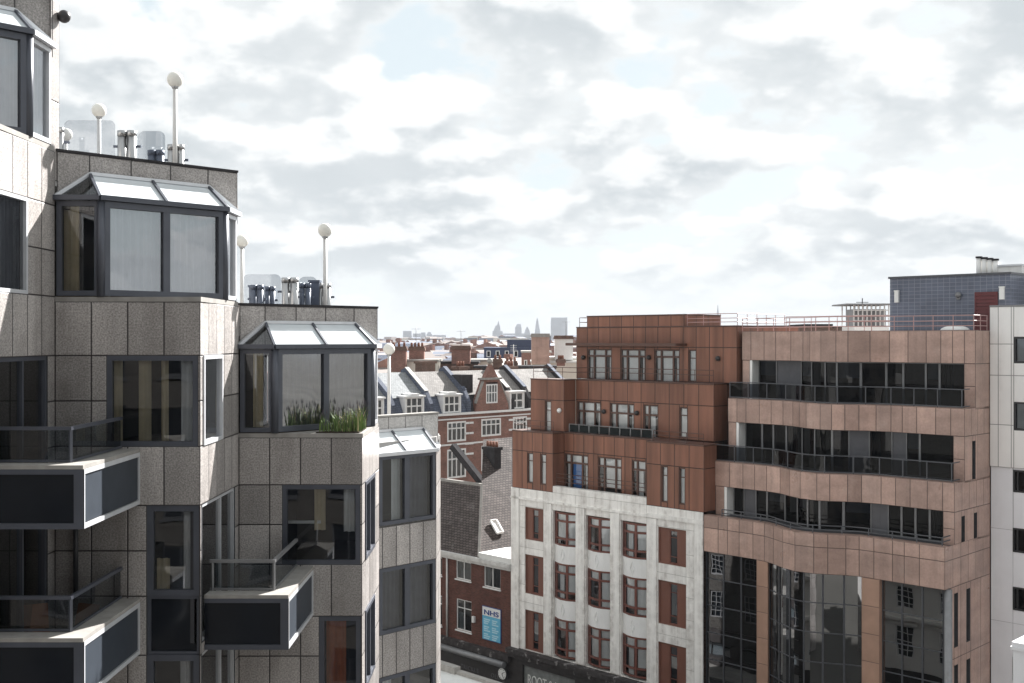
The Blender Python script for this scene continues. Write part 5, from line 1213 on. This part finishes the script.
# ================================================================== VICTORIAN TERRACE
TV = Fr((0, 106.5), (1, 1), (1, -1)); Y0 = 106.5
zc = TV.Z(440, 416)                # cornice
def ux(x, d=0.0): return TV.U(x, d)
party = [ux(385)-3.0, ux(393), ux(431), ux(469), ux(512.5), ux(528)+0.2, ux(528)+6.5]
hl = ['brick terraced house with silvery slates at the left end beside the lowest globe lamp', 'brick terraced house with pale slates and white dormer, left of the blue party wall', 'brick terraced house with pale slates and dormer between two blue party walls', 'brick terraced house with a tall pointed gable above the cornice', 'brick terraced house with white dormer just right of the pointed gable', 'brick terraced house behind the brown metal wing, only its pale roof in view']
ridge_d = -3.4
for h in range(6):
    a, b = party[h], party[h+1]; um = (a+b)/2
    if h == 4: um = ux(516.5)
    if h == 3: um = ux(491)
    if h == 1: um = ux(414)
    if h == 2: um = ux(451.5)
    ho = thing('terraced_house', hl[h], 'house', tuple(TV.p((a+b)/2, -4, -EYE)), 'row of brick terraced houses')
    ti = MB(); ww = 1.05 if h != 4 else 0.95
    wt = [(um-ww, um+ww, zc-2.35, zc-0.55), (um-ww, um+ww, zc-5.9, zc-3.1)]
    if h == 2: wt = [(ux(447.2), ux(466), TV.Z(456, 441.5), TV.Z(456, 421.5)), (ux(447.2), ux(466), TV.Z(456, 478), TV.Z(456, 449))]
    if h == 3: wt = [(ux(481.3), ux(501), TV.Z(491, 436), TV.Z(491, 418.5)), (ux(481.3), ux(501), TV.Z(491, 470), TV.Z(491, 445))]
    if h == 4: wt = [(ux(513), ux(527), TV.Z(520, 433), TV.Z(520, 416.5)), (ux(513), ux(527), TV.Z(520, 466), TV.Z(520, 440))]
    q = MB(); q.sheet(TV, a, b, -EYE, zc, wt, 0, 0.2); q.build('brick_wall', M['terracebrick'], ho)
    for (p, r, c, e) in wt:
        window(ho, TV, p, r, c, e, -0.06, (0.26, 0.5, 0.74), (0.66,), 0.16, 0.12, 'white', 'glass_dim', bw=0.11, curtains=[(0.1, 0.9, 0.6, 0.95, 'curtain', True)]); room(ti, TV, p, r, c, e, -0.2, 1.2)
    q = MB(); q.box(TV, a, b, 0, 0.28, zc, zc+0.2); q.box(TV, a, b, 0, 0.10, zc-0.42, zc-0.30); q.box(TV, a, b, 0, 0.08, zc-2.75, zc-2.6)
    for i in range(4):
        for uu in (a+0.02, b-0.52): q.box(TV, uu, uu+0.5, 0.0, 0.07, zc-0.9-i*0.95, zc-0.72-i*0.95)
    q.build('stone_course', M['white'], ho)
    # mansard: steep lower slope, easier upper slope, rear slope
    zm, dm = zc+1.75, -0.75; zr_, dr = zc+3.9, ridge_d
    sm = {0: 'slate_silver', 1: 'slate_silver', 2: 'slate_pale', 3: 'slate_pale', 4: 'slate_pale', 5: 'slate_pale'}[h]
    q = MB(); q.fq(TV, [(a, -0.05, zc+0.2), (b, -0.05, zc+0.2), (b, dm, zm), (a, dm, zm)]); q.build('lower_slope', M['slate_blue' if h in (1, 2, 0) else 'lead'], ho)
    q = MB(); q.fq(TV, [(a, dm+0.08, zm), (b, dm+0.08, zm), (b, dr, zr_), (a, dr, zr_)], uv=[(a, 0), (b, 0), (b, 3.4), (a, 3.4)]); q.fq(TV, [(b, dr, zr_), (b, dr-4, zr_-3.4), (a, dr-4, zr_-3.4), (a, dr, zr_)], uv=[(b, 0), (b, 5), (a, 5), (a, 0)]); q.build('upper_slope', M[sm], ho)
    # raised party wall on the right-hand side
    q = MB()
    pw = [(0.06, zc+0.2), (0.10, zc+1.15), (dm+0.15, zm+0.5), (dr, zr_+0.42), (dr-0.6, zr_+0.2), (dr-0.6, zc), (0.06, zc)]
    lo = [TV.p(b-0.2, d_, z_2) for d_, z_2 in pw]; hi = [TV.p(b+0.2, d_, z_2) for d_, z_2 in pw]
    q.face(lo[::-1]); q.face(hi)
    for i in range(len(pw)): j = (i+1) % len(pw); q.face([lo[i], lo[j], hi[j], hi[i]])
    q.build('party_wall', M['slate_blue' if h in (0, 1, 2) else 'lead'], ho)
    q = MB(); q.bar(TV.p(b, dm+0.15, zm+0.53), TV.p(b, dr, zr_+0.45), 0.46, 0.07); q.build('coping', M['coping' if h in (1, 3) else 'slate_blue'], ho)
    if h != 3 and h != 5:
        du, dv = {0: (-0.75, 0.75), 1: (-0.95, 0.95), 2: (-0.95, 0.95), 4: (-0.85, 0.85)}[h]
        q = MB(); q.box(TV, um+du-0.14, um+du, -2.0, 0.10, zc+0.22, zc+1.8); q.box(TV, um+dv, um+dv+0.14, -2.0, 0.10, zc+0.22, zc+1.8); q.box(TV, um+du-0.25, um+dv+0.25, -2.2, 0.22, zc+1.803, zc+1.95)
        if h in (1, 2): q.box(TV, um-0.5, um+0.5, -2.0, 0.16, zc+1.953, zc+2.12)
        dr_ = q.build('dormer', M['white'], ho)
        window(ho, TV, um+du+0.003, um+dv-0.003, zc+0.24, zc+1.8, 0.0, (0.33, 0.67) if h != 4 else (0.5,), (0.5,), 0.12, 0.1, 'white', 'glass_dim', bw=0.12); room(ti, TV, um+du, um+dv, zc+0.24, zc+1.8, -0.08, 1.4)
    if h == 3:
        # Dutch-style gable with a tall window and a finial
        ga, gb_ = ux(474.5), ux(508); zt_ = TV.Z(491, 377.5); gz = TV.Z(491, 409.5); P = [(ga, zc+0.2), (gb_, zc+0.2), (gb_-0.15, zc+0.9), (um+1.05, zc+2.9), (um+1.0, zt_-0.2), (um-1.0, zt_-0.2), (um-1.05, zc+2.9), (ga+0.15, zc+0.9)]
        wa, wb = um-0.75, um+0.75; w0, w1 = TV.Z(491, 410), TV.Z(491, 392)
        q = MB()
        # gable face as cells round the window, then its edge
        q.fq(TV, [(ga, 0.12, zc+0.2), (gb_, 0.12, zc+0.2), (gb_-0.15, 0.12, zc+0.9), (ga+0.15, 0.12, zc+0.9)])
        q.fq(TV, [(ga+0.15, 0.12, zc+0.9), (wa, 0.12, zc+0.9), (wa, 0.12, zc+2.9), (um-1.05, 0.12, zc+2.9)])
        q.fq(TV, [(wb, 0.12, zc+0.9), (gb_-0.15, 0.12, zc+0.9), (um+1.05, 0.12, zc+2.9), (wb, 0.12, zc+2.9)])
        q.fq(TV, [(um-1.05, 0.12, zc+2.9), (um+1.05, 0.12, zc+2.9), (um+1.0, 0.12, zt_-0.2), (um-1.0, 0.12, zt_-0.2)])
        for i in range(8):
            j = (i+1) % 8; q.fq(TV, [(P[i][0], 0.12, P[i][1]), (P[i][0], -0.5, P[i][1]), (P[j][0], -0.5, P[j][1]), (P[j][0], 0.12, P[j][1])], out=False)
        q.fq(TV, [(ga, -0.5, zc+0.2), (gb_, -0.5, zc+0.2), (um+1.05, -0.5, zc+2.9), (um-1.05, -0.5, zc+2.9)], out=False)
        q.build('gable', M['terracebrick'], ho)
        window(ho, TV, wa, wb, zc+0.9, zc+2.7, 0.06, (0.25, 0.5, 0.75), (0.55,), 0.13, 0.12, 'white', 'glass_dim', bw=0.10, curtains=[(0.05, 0.95, 0.0, 0.9, 'curtain', True)])
        q = MB(); q.bar(TV.p(ga+0.1, 0.0, zc+0.95), TV.p(um-1.08, 0.0, zc+2.95), 0.3, 0.10); q.bar(TV.p(gb_-0.1, 0.0, zc+0.95), TV.p(um+1.08, 0.0, zc+2.95), 0.3, 0.1)
        q.box(TV, um-1.25, um+1.25, -0.5, 0.28, zt_-0.198, zt_); q.build('gable_coping', M['coping'], ho)
        q = MB(); zt2 = zt_+1.25; v = [TV.p(um-0.85, 0.1, zt_+0.002), TV.p(um+0.85, 0.1, zt_+0.002), TV.p(um, 0.1, zt2), TV.p(um-0.85, -0.4, zt_+0.002), TV.p(um+0.85, -0.4, zt_+0.002), TV.p(um, -0.4, zt2)]
        q.face([v[0], v[1], v[2]]); q.face([v[4], v[3], v[5]]); q.face([v[1], v[4], v[5], v[2]]); q.face([v[3], v[0], v[2], v[5]]); q.build('pediment', M['terracebrick'], ho)
        q = MB(); q.ball(TV.p(um, -0.15, zt2+0.3), 0.28, n=8, m=6); q.build('finial', M['coping'], ho)
        q = MB(); q.box(TV, um-2.9, um-1.5, -3.2, -0.9, zc+1.8, zc+3.6); q.build('dormer', M['lead'], ho)
    ti.build('interior', [M['interior'], M['floor_in']], ho)
    q = MB(); q.box(TV, a+0.01, b-0.01, -7.4, -0.5, -EYE, zc-0.02); q.build('rear_block', M['terracebrick'], ho)
    if h in (1, 2, 4):
        uu, zz, ww_ = {1: (ux(428, -6), TV.Z(428, 361, -6), 1.7), 2: (ux(474, -6)-1.5, TV.Z(470, 366, -6), 1.2), 4: (ux(512, -6), TV.Z(512, 366, -6), 1.2)}[h]
        q = MB(); q.box(TV, uu-ww_/2, uu+ww_/2, -6.9, -5.9, zc-1, zz-0.25); q.box(TV, uu-ww_/2-0.12, uu+ww_/2+0.12, -7.0, -5.8, zz-0.248, zz); chm = q.build('chimney', M['sootbrick'], ho)
        if h != 1:
            for i in range(3):
                p = TV.p(uu-ww_/2+0.25+i*(ww_-0.5)/2, -6.4, zz); q = MB(); q.tube(p, p+Vector((0, 0, 0.5)), 0.14, 0.11, 8); q.build('chimney_pot', M['terracotta'], chm)

# ================================================================== roofs and chimneys behind the terrace
def block(name, label, x0, x1, ytop, Y, depth, mat, cat='building', roof='roof_felt', zlow=None, parapet=0.25):
    """a flat-roofed block whose front, square to the view, spans two columns of the picture"""
    fr = Fr((X(x0, Y), Y), (1, 0), (0, -1)); W_ = X(x1, Y)-X(x0, Y); zt = (339-ytop)*Y/FPX
    t = thing(name, label, cat, (X((x0+x1)/2, Y), Y+depth/2, 0))
    q = MB(); q.box(fr, 0, W_, -depth, 0, (-EYE if zlow is None else zlow), zt-parapet); q.build('wall', M[mat], t)
    q = MB(); q.box(fr, -0.1, W_+0.1, -depth-0.1, 0.12, zt-parapet+0.002, zt); q.build('parapet', M[roof], t)
    return t, fr, W_, zt
def block_windows(t, fr, W_, z0, z1, n, fm='white'):
    for i in range(n):
        a = W_*(i+0.28)/n; b = W_*(i+0.72)/n; q = MB(); ring(q, fr, a, b, z0, z1, 0.003, 0.08, 0.12); wq = q.build('window', M[fm], t)
        pane_sheet(wq, fr, a+0.1, b-0.1, z0+0.1, z1-0.1, 0.02, M['dark_panel'])
def stack(t, x0, x1, ytop, ybot, Y, mat='sootbrick', pots=4, depth=1.2, cap='sootbrick'):
    fr = Fr((X(x0, Y), Y), (1, 0), (0, -1)); W_ = X(x1, Y)-X(x0, Y); zt = (339-ytop)*Y/FPX; zb = (339-ybot)*Y/FPX; ph = 0.0
    q = MB(); q.box(fr, 0, W_, -depth, 0, zb, zt-0.45); ch = q.build('chimney', M[mat], t)
    q = MB(); q.box(fr, -0.12, W_+0.12, -depth-0.12, 0.12, zt-0.448, zt-0.2); q.box(fr, -0.05, W_+0.05, -depth-0.05, 0.05, zt-0.198, zt); q.build('chimney_cap', M[cap], ch)
    for i in range(pots):
        p = fr.p(0.25+(W_-0.5)*i/max(1, pots-1), -depth/2, zt); q = MB(); q.tube(p, p+Vector((0, 0, 0.45)), 0.15, 0.12, 8); q.build('chimney_pot', M['terracotta'], ch)
    return ch
t, fr, W_, zt = block('back_house', 'cream rendered house back wall behind the left end of the slate roofs', 397, 438, 359.5, 124, 7, 'cream', 'house', 'coping')
stack(t, 391, 406, 346.5, 372, 123, 'terracebrick', 3); stack(t, 409, 424, 346.5, 362, 126, 'terracebrick', 4)
t, fr, W_, zt = block('back_house', 'long dark roofed house behind the terrace carrying a square ornate chimney', 438, 478, 361.5, 128, 7, 'sootbrick', 'house', 'lead')
ch = stack(t, 451.5, 470, 345.5, 364, 127, 'terracebrick', 0, 2.0)
t, fr, W_, zt = block('back_house', 'cream walled house with dark parapet right of the ornate square chimney', 470, 500, 359.5, 135, 8, 'cream', 'house', 'coping')
t, fr, W_, zt = block('back_house', 'low house with a dark mossy parapet behind the pointed gable', 474, 556, 366, 123, 5, 'sootbrick', 'house', 'lead')
stack(t, 493, 502, 359, 368, 122.5, 'sootbrick', 2); stack(t, 505, 517, 361, 368, 124, 'sootbrick', 3)
t, fr, W_, zt = block('brick_block', 'red brick block below the navy building in the middle distance', 522, 551, 351, 150, 10, 'terracebrick', 'building', 'coping')
block_windows(t, fr, W_, zt-3, zt-1.2, 4)
t, fr, W_, zt = block('navy_building', 'wide navy blue building with a few white windows in the middle distance', 484, 548, 347.5, 210, 14, 'navy', 'building', 'navy')
block_windows(t, fr, W_, zt-1.8, zt-0.6, 7)
q = MB(); q.box(fr, W_*0.36, W_+0.5, -12, -1.5, zt, zt+1.35); q.build('upper_storey', M['navy'], t)
q = MB(); q.box(fr, W_*0.35, W_+0.6, -12.1, -1.4, zt+1.352, zt+1.5); q.build('roof', M['slate_blue'], t)
t, fr, W_, zt = block('back_house', 'pale house under the big brown chimney stack', 532, 578, 361, 140, 8, 'cream', 'house', 'lead_pale')
stack(t, 531.5, 549.5, 333.5, 364, 139, 'brownstone', 0, 2.2, 'coping')
stack(t, 557, 565, 359, 366, 137, 'terracebrick', 3)
t, fr, W_, zt = block('back_house', 'white walled house with a pink side wall beside the brown metal storeys', 549, 577, 357, 142, 8, 'cream', 'house', 'lead_pale')
stack(t, 555, 573, 335.5, 360, 141, 'white', 0, 2.4, 'sootbrick')
# television aerial
ae = thing('aerial', 'thin white aerial mast rising in front of the navy building', 'aerial', (X(513.5, 121), 121, 15))
q = MB(); q.tube(pt(X(513.5, 121), 121, -3.6), pt(X(513.5, 121), 121, -0.6), 0.035, n=6); q.build('mast', M['white'], ae)
q = MB()
for i in range(4): q.bar(pt(X(513.5, 121)-0.35, 121, -0.7-0.2*i), pt(X(513.5, 121)+0.35, 121, -0.7-0.2*i), 0.03)
q.build('crossbar', M['white'], ae)
for (x, Yd, zb, h, lb) in ((416, 125.5, (339-346.5)*125.5/FPX, 2.2, 'thin aerial on the second red brick chimney from the left'), (461, 126.5, (339-345.5)*126.5/FPX, 1.8, 'thin aerial on the square ornate chimney'), (566, 140.0, (339-335.5)*140/FPX, 1.9, 'thin aerial on the white chimney stack')):
    ae = thing('aerial', lb, 'aerial', (X(x, Yd), Yd, zb+EYE)); q = MB(); q.tube(pt(X(x, Yd), Yd, zb), pt(X(x, Yd), Yd, zb+h), 0.03, n=6); q.build('mast', M['mullion_pale'], ae)
    q = MB(); q.bar(pt(X(x, Yd)-0.5, Yd, zb+h*0.9), pt(X(x, Yd)+0.5, Yd+0.2, zb+h*0.9), 0.03)
    for i in range(5): q.bar(pt(X(x, Yd)-0.45+0.2*i, Yd-0.25, zb+h*0.9+0.02), pt(X(x, Yd)-0.45+0.2*i, Yd+0.3, zb+h*0.9+0.02), 0.02)
    q.build('crossbar', M['mullion_pale'], ae)
# right-hand distance: lattice pavilion and roofs behind the rail
pav = thing('roof_pavilion', 'pale lattice roof pavilion with a thin flat overhanging roof beside the blue plant room', 'building', (X(868, 110), 112, 0))
fr = Fr((X(854, 110), 110), (1, 0), (0, -1)); W_ = X(889, 110)-X(854, 110); z1 = (339-305)*110/FPX; z0 = (339-326)*110/FPX
q = MB(); q.box(fr, 0, W_, -4, 0, -EYE, z0); q.build('wall', M['whitepanel'], pav)
q = MB()
for i in range(9): q.box(fr, W_*i/8-0.05, W_*i/8+0.05, -0.1, 0.0, z0, z1)
for i in range(1, 4): q.box(fr, 0, W_, -0.08, -0.02, z0+(z1-z0)*i/4-0.05, z0+(z1-z0)*i/4+0.05)
for i in range(9): q.box(fr, W_*i/8-0.05, W_*i/8+0.05, -4.0, -3.9, z0, z1)
q.build('lattice', M['pole_white'], pav)
q = MB(); q.box(fr, 0.1, W_-0.1, -3.0, -0.6, z0, z1-0.4); q.build('core', M['mullion_pale'], pav)
q = MB(); q.box(fr, -0.9, W_+0.3, -4.5, 0.5, z1, z1+0.14); q.build('roof', M['mullion_pale'], pav)
q = MB(); q.tube(fr.p(W_*0.42, -2, z1+0.14), fr.p(W_*0.42, -2, z1+0.75), 0.05, n=6); q.box(fr, W_*0.42-0.6, W_*0.42+0.6, -2.05, -1.95, z1+0.3, z1+0.36); q.build('aerial', M['black'], pav)
for (x0, x1, yt, Yd, mt, lb) in ((806, 832, 324, 150, 'sootbrick', 'low dark roofed block seen through the pink roof rail'), (834, 858, 326, 170, 'sootbrick', 'brown roofed block left of the lattice pavilion'), (760, 792, 325.5, 190, 'cream', 'pale flat roofed block seen through the left of the pink roof rail')):
    block('roof_block', lb, x0, x1, yt, Yd, 9, mt, 'building', 'lead')

# ================================================================== far city and skyline
rnd = random.Random(11); q = MB()
for i in range(2600):
    Y = 190+math.exp(rnd.uniform(0, 1))**1.0*0; Y = 190*math.exp(rnd.random()*3.0)
    x = rnd.choice((rnd.uniform(330, 640), rnd.uniform(330, 640), rnd.uniform(300, 1080))); Xc = X(x, Y)
    w0 = rnd.uniform(6, 16)*(1+Y/2500); dp = rnd.uniform(7, 16)*(1+Y/2500)
    ztop = -rnd.uniform(5.0, 12.0) if Y < 420 else -rnd.uniform(3.0, 12)
    if Y > 1500 and rnd.random() < 0.12: ztop = rnd.uniform(-2, 5)
    a = rnd.choice((0.785, -0.785, 0.2, 1.1))+rnd.uniform(-0.1, 0.1); fr = Fr((Xc, Y), (math.cos(a), math.sin(a)), (math.sin(a), -math.cos(a)))
    q.box(fr, -w0/2, w0/2, -dp, 0, -EYE-0.2, ztop, rnd.choice((0, 0, 1, 2, 3, 4)), rnd.uniform(0.7, 1.3))
    if rnd.random() < 0.6:
        r = rnd.uniform(1.2, 2.6); mi = rnd.choice((0, 0, 3, 2)); c = [fr.p(-w0/2, 0, ztop), fr.p(w0/2, 0, ztop), fr.p(w0/2, -dp, ztop), fr.p(-w0/2, -dp, ztop)]; e0, e1 = fr.p(-w0/2, -dp/2, ztop+r), fr.p(w0/2, -dp/2, ztop+r)
        q.face([c[0], c[1], e1, e0], mi); q.face([c[2], c[3], e0, e1], mi); q.face([c[1], c[2], e1], 1); q.face([c[3], c[0], e0], 1)
    if rnd.random() < 0.5 and Y < 900: u = rnd.uniform(-w0/2+1, w0/2-1); q.box(fr, u-0.8, u+0.8, -dp/2-0.6, -dp/2+0.6, ztop, ztop+rnd.uniform(2.2, 4.2), 1)
o = q.build('distant_rooftops', [M['cityroof'], M['terracebrick'], M['towerstone'], M['slate_blue'], M['cream']], merge=False); o['kind'] = 'stuff'
SKY = 4500.0
def tower(label, segs, mat='towerglass', depth=None, name='skyscraper', cap=None):
    """segs: (x0, x1, x0top, x1top, ybase, ytop) stages, bottom first"""
    xa, xb = segs[0][0], segs[0][1]; t = thing(name, label, 'skyscraper', (X((xa+xb)/2, SKY), SKY, 0)); dp = depth or (X(xb, SKY)-X(xa, SKY))
    for i, (x0, x1, x2, x3, yb, yt) in enumerate(segs):
        zb = -EYE if i == 0 else (339-yb)*SKY/FPX; ztp = (339-yt)*SKY/FPX; q = MB()
        ins = (i*0.06)*dp
        lo = [Vector((X(x0, SKY), SKY+ins, zb+EYE)), Vector((X(x1, SKY), SKY+ins, zb+EYE)), Vector((X(x1, SKY), SKY+dp-ins, zb+EYE)), Vector((X(x0, SKY), SKY+dp-ins, zb+EYE))]
        f_ = (x3-x2)/(x1-x0); dd = dp*(1-f_)/2
        hi = [Vector((X(x2, SKY), SKY+ins+dd, ztp+EYE)), Vector((X(x3, SKY), SKY+ins+dd, ztp+EYE)), Vector((X(x3, SKY), SKY+dp-ins-dd, ztp+EYE)), Vector((X(x2, SKY), SKY+dp-ins-dd, ztp+EYE))]
        q.face(hi); q.face(lo[::-1])
        for k in range(4): q.face([lo[k], lo[(k+1) % 4], hi[(k+1) % 4], hi[k]])
        q.build('stage' if i else 'shaft', M[mat], t)
    return t
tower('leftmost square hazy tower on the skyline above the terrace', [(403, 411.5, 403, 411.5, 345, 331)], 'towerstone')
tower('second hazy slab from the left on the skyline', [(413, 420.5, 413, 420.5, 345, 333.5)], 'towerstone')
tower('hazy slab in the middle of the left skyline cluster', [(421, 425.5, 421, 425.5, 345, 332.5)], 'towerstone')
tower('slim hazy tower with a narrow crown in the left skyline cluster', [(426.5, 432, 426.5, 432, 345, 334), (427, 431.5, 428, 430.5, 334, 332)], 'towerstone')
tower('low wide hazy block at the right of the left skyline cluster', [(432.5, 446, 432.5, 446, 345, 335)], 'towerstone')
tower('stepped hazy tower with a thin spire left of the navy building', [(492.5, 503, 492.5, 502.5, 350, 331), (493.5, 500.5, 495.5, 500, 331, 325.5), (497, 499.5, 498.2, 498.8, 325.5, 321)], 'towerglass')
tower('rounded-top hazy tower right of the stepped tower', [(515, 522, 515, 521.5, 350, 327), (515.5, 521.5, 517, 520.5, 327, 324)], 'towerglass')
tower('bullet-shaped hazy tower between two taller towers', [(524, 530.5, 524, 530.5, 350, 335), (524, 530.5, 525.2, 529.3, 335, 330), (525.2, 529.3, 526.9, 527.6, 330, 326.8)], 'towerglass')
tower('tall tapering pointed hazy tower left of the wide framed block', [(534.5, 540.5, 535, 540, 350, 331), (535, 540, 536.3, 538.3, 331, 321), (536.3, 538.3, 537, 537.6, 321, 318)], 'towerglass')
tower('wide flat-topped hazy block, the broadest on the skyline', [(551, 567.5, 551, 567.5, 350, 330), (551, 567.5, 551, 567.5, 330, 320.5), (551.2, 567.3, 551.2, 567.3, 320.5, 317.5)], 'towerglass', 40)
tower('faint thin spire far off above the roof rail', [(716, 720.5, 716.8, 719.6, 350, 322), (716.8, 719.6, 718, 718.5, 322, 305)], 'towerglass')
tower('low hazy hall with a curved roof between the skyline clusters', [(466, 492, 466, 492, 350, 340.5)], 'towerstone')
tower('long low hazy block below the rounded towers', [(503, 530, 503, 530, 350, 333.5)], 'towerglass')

# ================================================================== the air between here and the skyline
hm = bpy.data.materials.new('haze'); hm.use_nodes = True; t_ = hm.node_tree; t_.nodes.clear()
pv = N('ShaderNodeVolumePrincipled', t_); pv.inputs['Color'].default_value = (0.52, 0.545, 0.58, 1); pv.inputs['Density'].default_value = HAZE; pv.inputs['Anisotropy'].default_value = 0.0
ou = N('ShaderNodeOutputMaterial', t_); t_.links.new(pv.outputs[0], ou.inputs['Volume'])
hz = MB(); hz.prism([(-9200, -3200), (9200, -3200), (9200, 9700), (-9200, 9700)], -EYE-1.0, 175.0)
o = hz.build('haze', hm, merge=False); o['kind'] = 'stuff'
